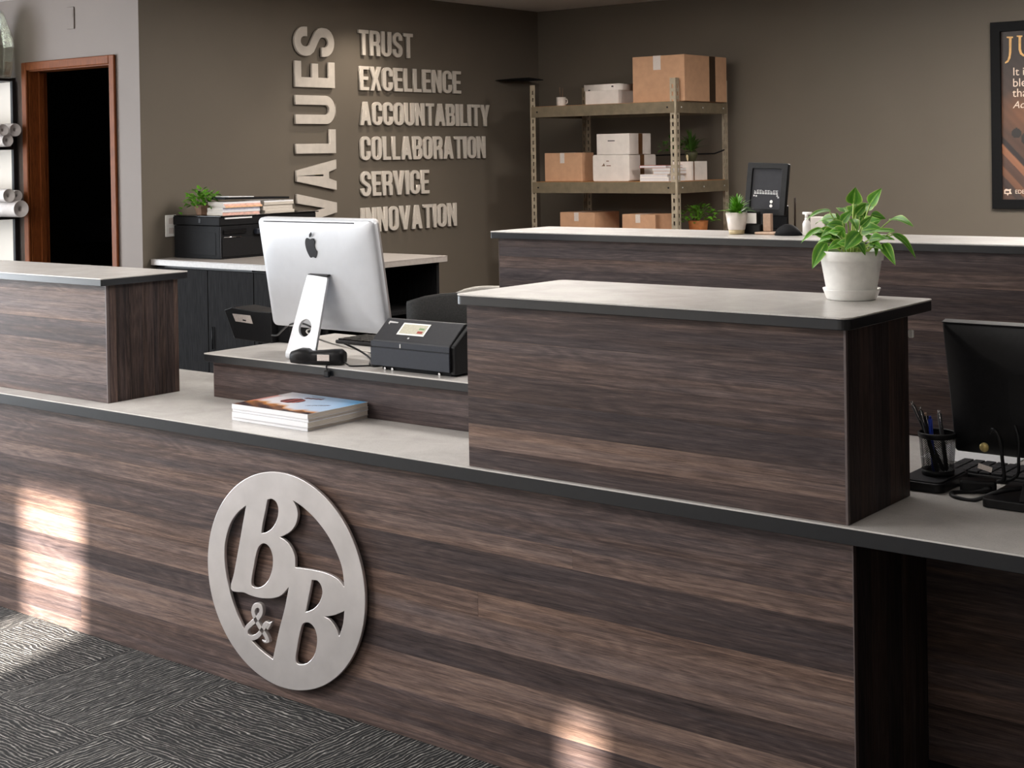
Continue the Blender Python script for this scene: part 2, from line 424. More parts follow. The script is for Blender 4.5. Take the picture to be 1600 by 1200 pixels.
def stroke(path, w):
    """closed outline of a stroked polyline, flat ends"""
    P = [Vector(p[:2]) for p in path]; lft, rgt = [], []
    for i, p in enumerate(P):
        d0 = (p-P[i-1]).normalized() if i else None
        d1 = (P[i+1]-p).normalized() if i < len(P)-1 else None
        n0 = Vector((-d0.y, d0.x)) if d0 else None; n1 = Vector((-d1.y, d1.x)) if d1 else None
        if n0 and n1:
            nn = (n0+n1).normalized(); k = min(1/max(nn.dot(n0), .35), 2)
        else: nn = n0 or n1; k = 1
        lft.append(p+nn*w/2*k); rgt.append(p-nn*w/2*k)
    return [tuple(p) for p in lft]+[tuple(p) for p in reversed(rgt)]

# ================================================================== SETTING
ZC = 2.6
WX, WYB, WYD = -6.43, 5.71, 2.12          # lettered wall, back wall, door wall
XL, XR, YF = -9.5, 2.6, -3.6
H1, H1B = .76, .723
# floor with carpet tiles
b = BM(); box(b, XL, XR, YF, WYB, -.08, -.010)
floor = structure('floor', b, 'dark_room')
tb = BM(); box(tb, -.2499, .2499, -.2499, .2499, 0, .010, .0005)
tile_me = bpy.data.meshes.new('carpet_tile'); tb.to_mesh(tile_me); tb.free(); tile_me.materials.append(M['carpet'])
TY0 = .055
for i in range(-13, 1):
    for j in range(0, 7):
        x, y = i*.5-.03, TY0-.25-j*.5
        mobj('carpet_tile', tile_me, floor, Vector((x, y, -.010))-ORG[floor], (0, 0, (PI/2 if (i+j) % 2 else 0)))
b = BM(); box(b, XL, XR, TY0+.001, WYB, -.010, -.002)
tag_ = structure('floor_staff_side', b, 'carpet')
b = BM(); box(b, XL-.1, XR, YF, WYB+.1, ZC, ZC+.1); structure('ceiling', b, 'ceiling')
b = BM(); box(b, WX-.14, WX, WYD+.0006, WYB, 0, ZC); structure('wall_side', b, 'wall_taupe')
b = BM(); box(b, WX-.14, XR, WYB, WYB+.1, 0, ZC); structure('wall_back', b, 'wall_taupe')
b = BM(); box(b, XR, XR+.1, YF, WYB, 0, ZC); structure('wall_right', b, 'wall_taupe')
DX0, DX1, DZ = -7.474, -6.681, 2.088
b = BM()
box(b, XL, DX0-.03, WYD, WYD+.12, 0, ZC); box(b, DX1+.03, WX-.0004, WYD, WYD+.12, 0, ZC); box(b, DX0-.03, DX1+.03, WYD, WYD+.12, DZ+.03, ZC)
wd = structure('wall_door', b, 'wall_grey')
b = BM(); box(b, XL, WX-.15, WYD-.9, WYD, 2.515, ZC); structure('ceiling_soffit', b, 'ceiling')
# left wall with a large window
b = BM(); WY0, WY1, WZ0, WZ1 = -3.25, .45, .3, 2.4
box(b, XL-.12, XL, YF, WY0, 0, ZC); box(b, XL-.12, XL, WY1, WYD, 0, ZC); box(b, XL-.12, XL, WY0, WY1, 0, WZ0); box(b, XL-.12, XL, WY0, WY1, WZ1, ZC)
structure('wall_left', b, 'wall_white')
b = BM(); box(b, XL-.07, XL-.064, WY0, WY1, WZ0, WZ1); win = structure('window_1', b, 'pane')
b = BM()
for y in (WY0, (WY0*2+WY1)/3, (WY0+WY1*2)/3, WY1): box(b, XL-.10, XL-.03, y-.025, y+.025, WZ0, WZ1)
for z in (WZ0, WZ1): box(b, XL-.10, XL-.03, WY0, WY1, z-.025, z+.025)
obj('window_frame', b, 'black', win)
# front wall with two unseen slit openings, shaped to let in only small sun patches
b = BM(); slits = [(-3.275, -2.915, .1, 2.50), (-.975, -.855, .1, 2.235)]
xs = XL
for x0, x1, z0, z1 in slits:
    box(b, xs, x0, YF-.1, YF, 0, ZC); box(b, x0, x1, YF-.1, YF, 0, z0); box(b, x0, x1, YF-.1, YF, z1, ZC); xs = x1
box(b, xs, XR, YF-.1, YF, 0, ZC)
structure('wall_front', b, 'wall_white')
for i, (x0, x1, z0, z1) in enumerate(slits):
    b = BM(); box(b, x0, x1, YF-.053, YF-.047, z0, z1); s_ = structure('window_%d' % (i+2), b, 'pane')
    b = BM()
    for x in (x0, x1): box(b, x-.012, x+.012, YF-.07, YF-.03, z0, z1)
    for z in (z0, z1): box(b, x0, x1, YF-.07, YF-.03, z-.012, z+.012)
    obj('window_frame', b, 'black', s_)
# the doorway and the unlit room behind it
dr = BM(); cw = .048
for x0, x1 in ((DX0-cw, DX0), (DX1, DX1+cw)):
    box(dr, x0, x1, WYD-.018, WYD-.001, 0, DZ+cw, .004)
door = structure('door_1', dr, 'casing')
b = BM(); box(b, DX0+.0005, DX1-.0005, WYD-.018, WYD-.001, DZ, DZ+cw, .004); obj('head_casing', b, 'casing', door)
for x0, x1 in ((DX0-.028, DX0+.006), (DX1-.006, DX1+.028)):
    b = BM(); box(b, x0, x1, WYD, WYD+.12, 0, DZ); obj('jamb', b, 'casing', door)
b = BM(); box(b, DX0-.028, DX1+.028, WYD, WYD+.12, DZ-.006, DZ+.028); obj('head_jamb', b, 'casing', door)
for x0, x1 in ((DX0+.006, DX0+.020), (DX1-.020, DX1-.006)):
    b = BM(); box(b, x0, x1, WYD+.06, WYD+.09, 0, DZ-.006); obj('door_stop', b, 'casing', door)
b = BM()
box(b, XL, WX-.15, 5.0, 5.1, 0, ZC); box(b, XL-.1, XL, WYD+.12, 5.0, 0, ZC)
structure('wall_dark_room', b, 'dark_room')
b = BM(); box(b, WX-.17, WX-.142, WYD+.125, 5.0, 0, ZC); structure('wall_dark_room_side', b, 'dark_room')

# ================================================================== COUNTER
def slab(parent, x0, x1, y0, y1, z0, z1, mat='top', r=.004, corners=(1, 1, 1, 1), sheet=.004):
    b = BM(); prism(b, rrect(x0, x1, y0, y1, r, 5, corners), XY, z1-sheet, z1, .0008)
    obj('top_sheet', b, mat, parent)
    b = BM(); prism(b, rrect(x0+.0006, x1-.0006, y0+.0006, y1-.0006, r, 5, corners), XY, z0, z1-sheet, .0012)
    obj('edge_band', b, 'band' if mat == 'top' else mat, parent)
def rows_front(parent, x0, x1, y, zs, tones, th=.012, splits=None):
    """boards running along X on a face at y"""
    for k in range(len(zs)-1):
        t, wm = tones[k % len(tones)]
        cuts = [x0]+list((splits or {}).get(k, []))+[x1]
        for a, c in zip(cuts, cuts[1:]):
            b = BM(); j = random.uniform(-.0002, .0002)
            box(b, a+.0001, c-.0001, y+j, y+th, zs[k]+.0001, zs[k+1]-.0001, .0002)
            obj('board', b, 'wood_h', parent, (t+random.uniform(-.02, .02), wm, 0, 1))
def strips_side(parent, x, ys, z0, z1, tones, th=.012):  # lowered tones put the shade of the side faces into the boards
    for k in range(len(ys)-1):
        t, wm = tones[k % len(tones)]
        b = BM(); j = random.uniform(-.0002, .0002)
        box(b, x-th, x+j, ys[k]+.0001, ys[k+1]-.0001, z0, z1, .0002)
        obj('board', b, 'wood_v', parent, (t, wm, 0, 1))
# --- lower front
BX = -1.317; YP = .035
base = thing('reception_counter', 'long low reception counter front of horizontal dark wood boards', 'counter', (-3.8, .3, 0))
zs = [.001, .038, .122, .223, .296, .370, .434, .540, .590, .722]
tn = [(.46, .5), (.36, .45), (.60, .55), (.26, .25), (.60, .45), (.50, .8), (.28, .3), (.58, .6), (.48, .35)]
rows_front(base, -6.4, BX-.003, YP, zs, tn, splits={5: [-2.35], 4: [-3.0], 1: [-4.05], 7: [-2.05]})
b = BM(); box(b, -6.4, BX-.013, YP+.012, YP+.03, .001, .722); obj('carcass_panel', b, 'wood_core', base)
b = BM(); box(b, BX-.003, BX, YP-.001, YP+.012, .001, .722, .0005); obj('edge_strip', b, 'trim_line', base)
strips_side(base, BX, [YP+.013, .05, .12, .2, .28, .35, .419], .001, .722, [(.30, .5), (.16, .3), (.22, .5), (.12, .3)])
# recessed return panel under the desk, and its black plinth
ret = thing('desk_back_panel', 'dark wood modesty panel recessed in the kneehole under the desk', 'panel', (-.6, .44, 0))
rows_front(ret, BX+.001, .9, .419, [.130, .215, .262, .31, .37, .45, .52, .60, .66, .722], [(.36, .6), (.30, .5), (.46, .6), (.40, .5), (.33, .5), (.42, .6), (.30, .4), (.38, .5)])
b = BM(); box(b, BX+.001, .9, .431, .449, .001, .722); obj('backing', b, 'wood_core', ret)
b = BM(); box(b, BX+.001, .9, .425, .431, .001, .129); obj('plinth', b, 'black', ret)
# --- low worktop
low = thing('low_worktop', 'long low worktop of pale speckled laminate with charcoal edge', 'worktop', (-3.5, .35, H1B))
pts = [(-6.4, 0), (1.2, 0), (1.2, .995), (-1.30, .995), (-2.36, .995), (-2.36, .70), (-6.4, .70)]
b = BM(); prism(b, pts, XY, H1-.004, H1, .0008); obj('top_sheet', b, 'top', low)
ins = [(-6.399, .0007), (1.199, .0007), (1.199, .994), (-2.359, .994), (-2.359, .699), (-6.399, .699)]
b = BM(); prism(b, ins, XY, H1B, H1-.004, .0012); obj('edge_band', b, 'band', low)
# --- raised units
def raised(name, label, x0, x1, y0, y1, ztop, zbot, fz, tones, sy, stones, top, edge='trim_line'):
    t = thing(name, label, 'counter unit', ((x0+x1)/2, (y0+y1)/2, H1+.0005))
    z0 = H1+.0006
    rows_front(t, x0, x1-.006, y0, [z0]+fz+[zbot-.0005], tones)
    b = BM(); box(b, x1-.0058, x1, y0-.0008, y0+.0085, z0, zbot-.0005, .0006); obj('edge_strip', b, edge, t)
    strips_side(t, x1, [y0+.009]+sy+[y1], z0, zbot-.0005, stones)
    b = BM(); box(b, x0+.003, x1-.013, y0+.013, y1-.014, z0, zbot-.0005); obj('carcass', b, 'wood_core', t)
    b = BM(); box(b, x0, x0+.0028, y0+.013, y1, z0, zbot-.0005); obj('end_panel', b, 'wood_v', t, (.3, .4, 0, 1))
    b = BM(); box(b, x0+.003, x1-.013, y1-.013, y1, z0, zbot-.0005); obj('back_panel', b, 'wood_h', t, (.3, .4, 0, 1))
    slab(t, *top[:4], zbot, ztop, r=.022 if len(top) > 4 else .004)
    return t
RZ = [.81, .87, .938, 1.0, 1.085]
RT_ = [(.34, .35), (.60, .5), (.30, .2), (.36, .45), (.48, .4), (.38, .25)]
ru = raised('transaction_counter', 'raised wooden counter unit with a large potted plant on top', -2.353, BX, .0126, .3335, 1.1986, 1.1720, RZ, RT_,
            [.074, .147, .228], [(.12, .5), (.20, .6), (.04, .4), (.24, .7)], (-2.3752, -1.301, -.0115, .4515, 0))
LZ = [.821, .888, .947, 1.02, 1.114]
LT = [(.44, .3), (.64, .25), (.50, .5), (.36, .2), (.62, .45), (.46, .3)]
lu = raised('transaction_counter', 'raised wooden counter unit with bare top in front of the doorway', -6.3, -3.9346, .0727, .3628, 1.1698, 1.1450, LZ, LT,
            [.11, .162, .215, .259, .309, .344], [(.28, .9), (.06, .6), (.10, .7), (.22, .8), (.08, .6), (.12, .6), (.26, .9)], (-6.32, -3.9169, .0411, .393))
b = BM(); p = U(1421, 521, X=-1.317); box(b, -1.318, -1.306, .334, .342, p.z-.009, p.z+.009, .002)
obj('latch', b, 'white', ru)
# --- riser for the computer
rs = thing('counter_riser', 'low wooden riser shelf carrying the white desktop computer', 'riser', (-3.1, .6, H1+.0005))
RX1 = -2.3545
rows_front(rs, -3.7459, RX1, .3538, [H1+.0006, .800, .845, .8795], [(.30, .2), (.40, .2), (.33, .15)])
b = BM(); box(b, -3.7459, -3.7425, .3535, .3658, H1+.0006, .8795, .0005); obj('edge_strip', b, 'trim_line', rs)
b = BM(); box(b, -3.742, RX1, .366, .69, H1+.0006, .8795); obj('carcass', b, 'wood_core', rs)
slab(rs, -3.7622, RX1, .3264, .935, .880, .9076)
b = BM(); box(b, -3.72, -3.69, .90, .93, .001, .879); box(b, -2.45, -2.42, .90, .93, .001, .879); obj('rear_leg', b, 'black', rs)
H4 = .9076
# --- tall rear counter
H5, H5B = 1.2928, 1.2690
bc = thing('rear_counter', 'tall rear counter of dark wood boards carrying a small plant and sign', 'counter', (-1.2, 1.1, 0))
bz = [.762, .822, .875, .928, .987, 1.02, 1.05, 1.079, 1.171, 1.209, 1.242, 1.2685]
bt = [(.40, .4), (.44, .5), (.30, .3), (.27, .3), (.40, .5), (.26, .2), (.42, .5), (.32, .25), (.46, .55), (.36, .3), (.30, .2)]
rows_front(bc, -3.036, 1.4, .9975, bz, bt)
b = BM(); box(b, -3.0385, -3.0362, .997, 1.0095, .002, 1.2685, .0004); obj('edge_strip', b, 'trim_line', bc)
b = BM(); box(b, -3.034, 1.4, 1.010, 1.27, .002, 1.2685); obj('carcass', b, 'wood_core', bc)
b = BM(); box(b, -3.0375, -3.0345, 1.0105, 1.27, .002, 1.2685); obj('end_panel', b, 'wood_v', bc, (.3, .4, 0, 1))
b = BM(); box(b, -3.036, -2.362, .9975, 1.0095, .002, .7615); obj('lower_panel', b, 'wood_h', bc, (.3, .3, 0, 1))
slab(bc, -3.0543, 1.42, .9720, 1.3028, H5B, H5)

# ================================================================== LOGO
def lp(pts): return [((lambda q: (q.x, q.z))(U(300+p[0]/3.243, 720+p[1]/3.243, Y=.012))+tuple(p[2:])) for p in pts]
ring = [(400, 52), (250, 100), (150, 222), (92, 420), (92, 600), (150, 830), (250, 1003), (400, 1112), (560, 1158), (695, 1130), (800, 1025), (862, 865), (882, 650), (850, 480), (745, 272), (600, 122), (490, 64)]
hA = [(273, 228, 1), (255, 330), (236, 440), (212, 570), (196, 632), (202, 658), (228, 666), (262, 668), (300, 684), (350, 696), (410, 697), (455, 680), (489, 642, 1), (470, 745), (440, 862), (409, 1005, 1), (350, 960), (298, 905), (250, 825), (205, 710), (172, 570), (165, 440), (188, 335), (225, 270)]
hB1 = [(382, 198, 1), (405, 194), (428, 213), (437, 250), (430, 297), (408, 338), (378, 361), (351, 367, 1), (358, 320), (370, 260)]
hB2 = [(350, 424), (374, 422), (396, 446), (409, 492), (405, 552), (385, 606), (355, 636), (325, 643), (304, 632), (302, 600), (314, 530), (330, 455)]
hR = [(510, 200, 1), (562, 236), (625, 296), (685, 375), (730, 460), (760, 545), (771, 640, 1), (745, 606), (705, 580), (655, 562), (590, 549), (523, 540, 1), (522, 490), (506, 446), (482, 412), (446, 387, 1), (490, 366), (522, 330), (536, 280), (530, 238)]
hC1 = [(607, 605, 1), (634, 608), (653, 632), (660, 672), (645, 717), (615, 750), (575, 767, 1), (582, 735), (595, 670)]
hC2 = [(560, 830), (586, 820), (612, 836), (629, 872), (633, 922), (620, 982), (590, 1020), (558, 1032), (532, 1026), (525, 1000), (532, 950), (545, 880)]
hN = [(771, 762, 1), (764, 830), (745, 889, 1), (733, 856), (714, 824), (692, 801), (671, 790, 1), (712, 785), (745, 774)]
logo = thing('logo_sign', 'round brushed steel emblem with cut-out letters B and B on counter front', 'sign', (-3.054, .02, .03))
PLN = Matrix(((1, 0, 0, 0), (0, 0, -1, 0), (0, 1, 0, 0), (0, 0, 0, 1)))   # XY outline -> XZ plane, facing -Y
_rp = lp(ring); _cx = sum(p[0] for p in _rp)/len(_rp); _cz = sum(p[1] for p in _rp)/len(_rp)
def ellipse_fit(pts):
    # radius as a0 + a2 cos 2t + b2 sin 2t about the emblem's centre
    n = len(pts); cx, cz = -3.0538, .3483
    th = [math.atan2(p[1]-cz, p[0]-cx) for p in pts]; rr = [math.hypot(p[0]-cx, p[1]-cz) for p in pts]
    import numpy as np
    A = np.array([[1, math.cos(2*t), math.sin(2*t)] for t in th]); k = np.linalg.lstsq(A, np.array(rr), rcond=None)[0]
    return [(cx+(k[0]+k[1]*math.cos(2*t)+k[2]*math.sin(2*t))*math.cos(t), cz+(k[0]+k[1]*math.cos(2*t)+k[2]*math.sin(2*t))*math.sin(t)) for t in [2*PI*i/120 for i in range(120)]]
me = outline_mesh('emblem_plate', [ellipse_fit(_rp)]+[smooth_loop(lp(h), 5) for h in (hA, hB1, hB2, hR, hC1, hC2, hN)], .010, .0012)
b = mesh_bm(me, Matrix.Translation((0, .017, 0)) @ PLN); obj('emblem_plate', b, 'steel', logo)
amp = lp([(386, 908), (372, 880), (350, 848), (326, 806), (312, 768), (318, 740), (335, 731), (351, 742), (351, 770), (332, 800), (302, 825), (279, 850), (280, 880), (302, 897), (334, 886), (358, 858), (372, 832), (384, 822)])
sp = [tuple(v) for v in spline([Vector((p[0], p[1], 0)) for p in amp], 5)]
me = outline_mesh('ampersand', [stroke(sp, .0145)], .012, .0006); b = mesh_bm(me, Matrix.Translation((0, .0155, 0)) @ PLN)
q = lp([(362, 828), (376, 812), (394, 820), (408, 812), (398, 838), (386, 856), (376, 846)])
me = outline_mesh('serif', [smooth_loop(q, 3)], .0115, .001); b2 = mesh_bm(me, Matrix.Translation((0, .0157, 0)) @ PLN)
me = bpy.data.meshes.new('tmp'); b2.to_mesh(me); b2.free(); b.from_mesh(me)
q = lp([(358, 905), (372, 912), (388, 900), (394, 918), (376, 924), (362, 918)])
me = outline_mesh('serif', [smooth_loop(q, 3)], .0113, .001); b2 = mesh_bm(me, Matrix.Translation((0, .0158, 0)) @ PLN)
me = bpy.data.meshes.new('tmp'); b2.to_mesh(me); b2.free(); b.from_mesh(me)
obj('ampersand', b, 'steel', logo)
b = BM()
for a in range(6):
    c = (-3.054+.29*math.cos(a*PI/3+.3), .348+.29*math.sin(a*PI/3+.3)); tube(b, [(c[0], .021, c[1]), (c[0], .0345, c[1])], .006, 8)
obj('standoff', b, 'steel', logo, kind='stuff')

# ================================================================== LETTERING
def arc(cx, cy, rx, ry, a0, a1, n=8): return [(cx+rx*math.cos(math.radians(a0+(a1-a0)*i/n)), cy+ry*math.sin(math.radians(a0+(a1-a0)*i/n))) for i in range(n+1)]
def glyph(ch, W=.5, s=.19, h=.17):
    R = .24 if W > .4 else W/2; r = max(R-s, .07)
    if ch == 'I': return s, [[(0, 0), (s, 0), (s, 1), (0, 1)]]
    if ch == 'T': return W*.94, [[(W*.47-s/2, 0), (W*.47+s/2, 0), (W*.47+s/2, 1-h), (W*.94, 1-h), (W*.94, 1), (0, 1), (0, 1-h), (W*.47-s/2, 1-h)]]
    if ch == 'L': return W*.82, [[(0, 0), (W*.82, 0), (W*.82, h), (s, h), (s, 1), (0, 1)]]
    if ch == 'E':
        w = W*.86; return w, [[(0, 0), (w, 0), (w, h), (s, h), (s, .5-h/2), (w*.92, .5-h/2), (w*.92, .5+h/2), (s, .5+h/2), (s, 1-h), (w, 1-h), (w, 1), (0, 1)]]
    if ch == 'V': w = W*1.1; return w, [[(w*.5-s*.55, 0), (w*.5+s*.55, 0), (w, 1), (w-s*1.02, 1), (w*.5, .30), (s*1.02, 1), (0, 1)]]
    if ch == 'A':
        w = W*1.12; k = s*1.02
        return w, [[(0, 0), (k, 0), (k+.05, .19), (w-k-.05, .19), (w-k, 0), (w, 0), (w*.5+s*.6, 1), (w*.5-s*.6, 1)], [(k+.095, .35), (w-k-.095, .35), (w*.5, .78)]]
    if ch == 'N': return W, [[(0, 0), (s, 0), (s, .56), (W-s, 0), (W, 0), (W, 1), (W-s, 1), (W-s, .44), (s, 1), (0, 1)]]
    if ch == 'X': w = W*1.06; k = s*1.05; return w, [[(0, 0), (k, 0), (w/2, .34), (w-k, 0), (w, 0), (w/2+k*.52, .5), (w, 1), (w-k, 1), (w/2, .66), (k, 1), (0, 1), (w/2-k*.52, .5)]]
    if ch == 'Y': w = W*1.06; k = s*1.02; return w, [[(w/2-s/2, 0), (w/2+s/2, 0), (w/2+s/2, .38), (w, 1), (w-k, 1), (w/2, .60), (k, 1), (0, 1), (w/2-s/2, .38)]]
    if ch == 'O': return W, [rrect(0, W, 0, 1, R, 7), rrect(s, W-s, h, 1-h, r, 6)]
    if ch == 'U': return W, [[(0, 1)]+arc(R, R, R, R, 180, 270)+arc(W-R, R, R, R, 270, 360)+[(W, 1), (W-s, 1)]+arc(W-s-r, h+r, r, r, 360, 270, 5)+arc(s+r, h+r, r, r, 270, 180, 5)+[(s, 1)]]
    if ch == 'C':
        return W, [[(W, .62), (W-s, .62)]+arc(W-s-r, 1-h-r, r, r, 0, 90, 5)+arc(s+r, 1-h-r, r, r, 90, 180, 5)+arc(s+r, h+r, r, r, 180, 270, 5)+arc(W-s-r, h+r, r, r, 270, 360, 5)+[(W-s, .38), (W, .38)]
                   + arc(W-R, R, R, R, 0, -90)+arc(R, R, R, R, 270, 180)+arc(R, 1-R, R, R, 180, 90)+arc(W-R, 1-R, R, R, 90, 0)]
    if ch == 'S':
        x0, x1 = s/2, W-s/2; q = (W-s)/2; t = 1-h/2
        p = [(x1, .68), (x1, .74)]+arc(W/2, t-q*1.1, q, q*1.1, 0, 180, 12)[1:]+[(x0, .70), (x0+.01, .64), (x0+.05, .575), (x1-.05, .425), (x1-.01, .36), (x1, .30)]+arc(W/2, h/2+q*1.1, q, q*1.1, 360, 180, 12)[1:]+[(x0, .32)]
        return W, [stroke(p, (s+h)/2)]
    if ch == 'B':
        o = [(0, 0)]+arc(W-.2, .2, .2, .2, 270, 360)+[(W, .36)]+arc(W-.14, .38, .14, .12, 0, 60, 4)[1:]+[(W-.085, .52)]+arc(W-.15, .66, .13, .12, -50, 0, 4)+arc(W-.2, .82, .18, .18, 0, 90)+[(0, 1)]
        return W, [o, rrect(s, W-s, h, .44, .06, 4, (1, 1, 0, 0)), rrect(s, W-s-.02, .58, 1-h, .06, 4, (1, 1, 0, 0))]
    if ch == 'R':
        o = [(0, 0), (s, 0), (s, .40), (W-s-.06, .40)]+[(W-s-.02, .36), (W-s, .30), (W-s, 0), (W, 0), (W, .34), (W-.02, .42), (W-.07, .48), (W-.02, .55), (W, .64)]+arc(W-.2, .8, .2, .2, 0, 90)+[(0, 1)]
        return W, [o, rrect(s, W-s, .56, 1-h, .06, 4, (1, 1, 0, 0))]
CACHE = {}
def glyph_mesh(ch, hgt, sx, wide, mat):
    k = (ch, round(hgt, 3), round(sx, 2), wide)
    if k not in CACHE:
        wd_, lps = glyph(ch, *((.5, .165, .14) if not wide else (.47, .155, .155)))
        lps = [[(x*sx*hgt, y*hgt) for x, y in l] for l in lps]
        me = outline_mesh('letter', lps, .016, .0012); me.materials.append(M[mat])
        CACHE[k] = (wd_*hgt, me)
    return CACHE[k]
# letters stand on the side wall (plane X = WX, facing +X): text runs along +Y, up is +Z
WALLR = Matrix(((0, 0, 1), (1, 0, 0), (0, 1, 0)))
words = [('TRUST', 3.803, 4.312, 2.197, 2.359, 'top word TRUST of the raised grey metal lettering on the taupe wall'),
         ('EXCELLENCE', 3.806, 4.798, 1.974, 2.128, 'word EXCELLENCE in raised grey metal letters under the word TRUST'),
         ('ACCOUNTABILITY', 3.803, 5.105, 1.752, 1.902, 'word ACCOUNTABILITY, the longest of the raised grey metal words'),
         ('COLLABORATION', 3.803, 5.053, 1.528, 1.681, 'word COLLABORATION in raised grey metal letters below ACCOUNTABILITY'),
         ('SERVICE', 3.800, 4.452, 1.299, 1.457, 'word SERVICE in raised grey metal letters above the word INNOVATION'),
         ('INNOVATION', 3.800, 4.730, 1.068, 1.226, 'lowest word INNOVATION in raised grey metal letters, partly behind the computer')]
XLET = WX+.015
for word, y0, y1, z0, z1, lab in words:
    t = thing('wall_word', lab, 'lettering', (WX, (y0+y1)/2, z0), 'raised words on the taupe wall')
    hgt = z1-z0; gap = .085*hgt
    nat = sum(glyph(c, .5, .165, .14)[0] for c in word)*hgt
    sx = (y1-y0-gap*(len(word)-1))/nat; y = y0
    for c in word:
        wd_, me = glyph_mesh(c, hgt, sx, False, 'letter')
        o = mobj('letter', me, t, Vector((XLET, y, z0))-ORG[t]); o.rotation_euler = WALLR.to_euler()
        y += wd_*sx+gap
t = thing('wall_word', 'tall upright word VALUES in large raised grey letters on the taupe wall', 'lettering', (WX, 3.41, 1.17))
def zat(yc): return U(487, yc, X=WX).z
spans = [('S', 43, 88.5), ('E', 96.5, 137), ('U', 149.5, 194), ('L', 202, 240), ('A', 250, 298.5), ('V', 302, 350)]
RV = Matrix(((0, 0, 1), (0, -1, 0), (1, 0, 0)))    # text runs up (+Z), letter tops point to -Y
for c, ya, yb in spans:
    za, zb = zat(yb), zat(ya); hgt = .336
    wn = glyph(c, .47, .155, .155)[0]*hgt; sx = (zb-za)/wn
    lps = [[(x*sx*hgt, yy*hgt) for x, yy in l] for l in glyph(c, .47, .155, .155)[1]]
    me = outline_mesh('letter', lps, .018, .002); me.materials.append(M['letter_big'])
    o = mobj('letter', me, t, Vector((WX+.018, 3.579, za))-ORG[t]); o.rotation_euler = RV.to_euler()

# ================================================================== DESKTOP COMPUTER ON THE RISER
pc = thing('desktop_computer', 'silver all-in-one desktop computer seen from behind on the riser', 'computer', (-3.345, .45, H4))
TILT = math.radians(9.5); IW, IH = .522, .366
IM = Matrix.Translation((-3.342, .492, .993)) @ Matrix.Rotation(TILT, 4, 'X')
def loops(bm, specs, cap0=True, cap1=True, n=6):
    prev = None
    for (w_, h0, h1, r, y) in specs:
        ring_ = [bm.verts.new((x, y, z)) for x, z in rrect(-w_/2, w_/2, h0, h1, r, n)]
        if prev:
            k = len(ring_)
            for i in range(k):
                f = bm.faces.new((prev[i], prev[(i+1) % k], ring_[(i+1) % k], ring_[i])); f.smooth = True
        elif cap0: bm.faces.new(ring_)
        prev = ring_
    if cap1: bm.faces.new(list(reversed(prev)))
    bmesh.ops.recalc_face_normals(bm, faces=bm.faces); return bm
b = BM(); loops(b, [(IW, 0, IH, .018, .020), (IW, 0, IH, .018, .004), (IW-.003, .0015, IH-.0015, .0175, .001), (IW-.012, .006, IH-.006, .019, -.003), (IW-.05, .025, IH-.025, .03, -.0075), (IW-.13, .065, IH-.065, .035, -.012), (IW-.26, .13, IH-.13, .03, -.0145), (IW-.4, .165, IH-.165, .012, -.015)])
xf(b, IM); obj('rear_shell', b, 'alu', pc)
b = BM(); prism(b, rrect(-IW/2+.001, IW/2-.001, .001, IH-.001, .017, 6), XZ, .0203, .030, .001); xf(b, IM); obj('side_rim', b, 'steel', pc)
b = BM(); prism(b, rrect(-IW/2+.004, IW/2-.004, .06, IH-.004, .014, 6), XZ, .0303, .032); xf(b, IM); obj('screen', b, 'black_gloss', pc)
b = BM(); prism(b, rrect(-IW/2+.03, IW/2-.075, IH-.0125, IH-.0085, .0018, 4), XZ, -.0045, .0, 0); xf(b, IM); obj('vent_slot', b, 'charcoal', pc)
def lg(pts, c=(451, 294), k=.058/96): return [((p[0]-c[0])*k, -(p[1]-c[1])*k)+tuple(p[2:]) for p in pts]
body = [(450, 247), (425, 240), (411, 262), (410, 290), (417, 316), (430, 341), (440, 347), (451, 343), (462, 343), (474, 347), (486, 328), (492, 311, 1), (480, 297), (477, 278), (486, 257, 1), (473, 241), (460, 244)]
leaf_ = [(448, 236, 1), (450, 221), (466, 207, 1), (466, 222), (457, 233)]
ep = U(485, 388, Y=.428); loc = IM.inverted() @ ep
me = outline_mesh('emblem', [smooth_loop(lg(body), 4), smooth_loop(lg(leaf_), 4)], .002, .0003)
b = mesh_bm(me, IM @ Matrix.Translation((loc.x, -.0150, loc.z)) @ PLN); obj('emblem', b, 'slate', pc)
# stand: leaning plate with a round cable hole, bent into a foot
A0, A1 = Vector((-3.345, .372, H4+.018)), Vector((-3.326, .436, 1.172))
dirv = (A1-A0); ln = dirv.length; ez = dirv.normalized(); ex = Vector((1, 0, 0)); ex = (ex-ez*ex.dot(ez)).normalized(); ey = ex.cross(ez)
hole = [(.0275*math.cos(2*PI*i/24)-.004, .086+.0275*math.sin(2*PI*i/24)) for i in range(24)]
me = outline_mesh('stand', [[(-.066, 0), (.066, 0), (.048, ln-.008), (.044, ln), (-.044, ln), (-.048, ln-.008)], hole], .009, .0015)
SM = Matrix((( *[ex[0], ez[0], -ey[0]], A0[0]), (*[ex[1], ez[1], -ey[1]], A0[1]), (*[ex[2], ez[2], -ey[2]], A0[2]), (0, 0, 0, 1)))
b = mesh_bm(me, SM)
prof = []
base_a = math.atan2(dirv.z, dirv.y)
bend = spline([A0+ez*.01, A0, A0+Vector((0, .002, -.010)), Vector((0, .390, H4+.0055)), Vector((0, .43, H4+.0048)), Vector((0, .49, H4+.0048))], 5)
for (p, q) in zip(bend, bend[1:]):
    pass
prev = None
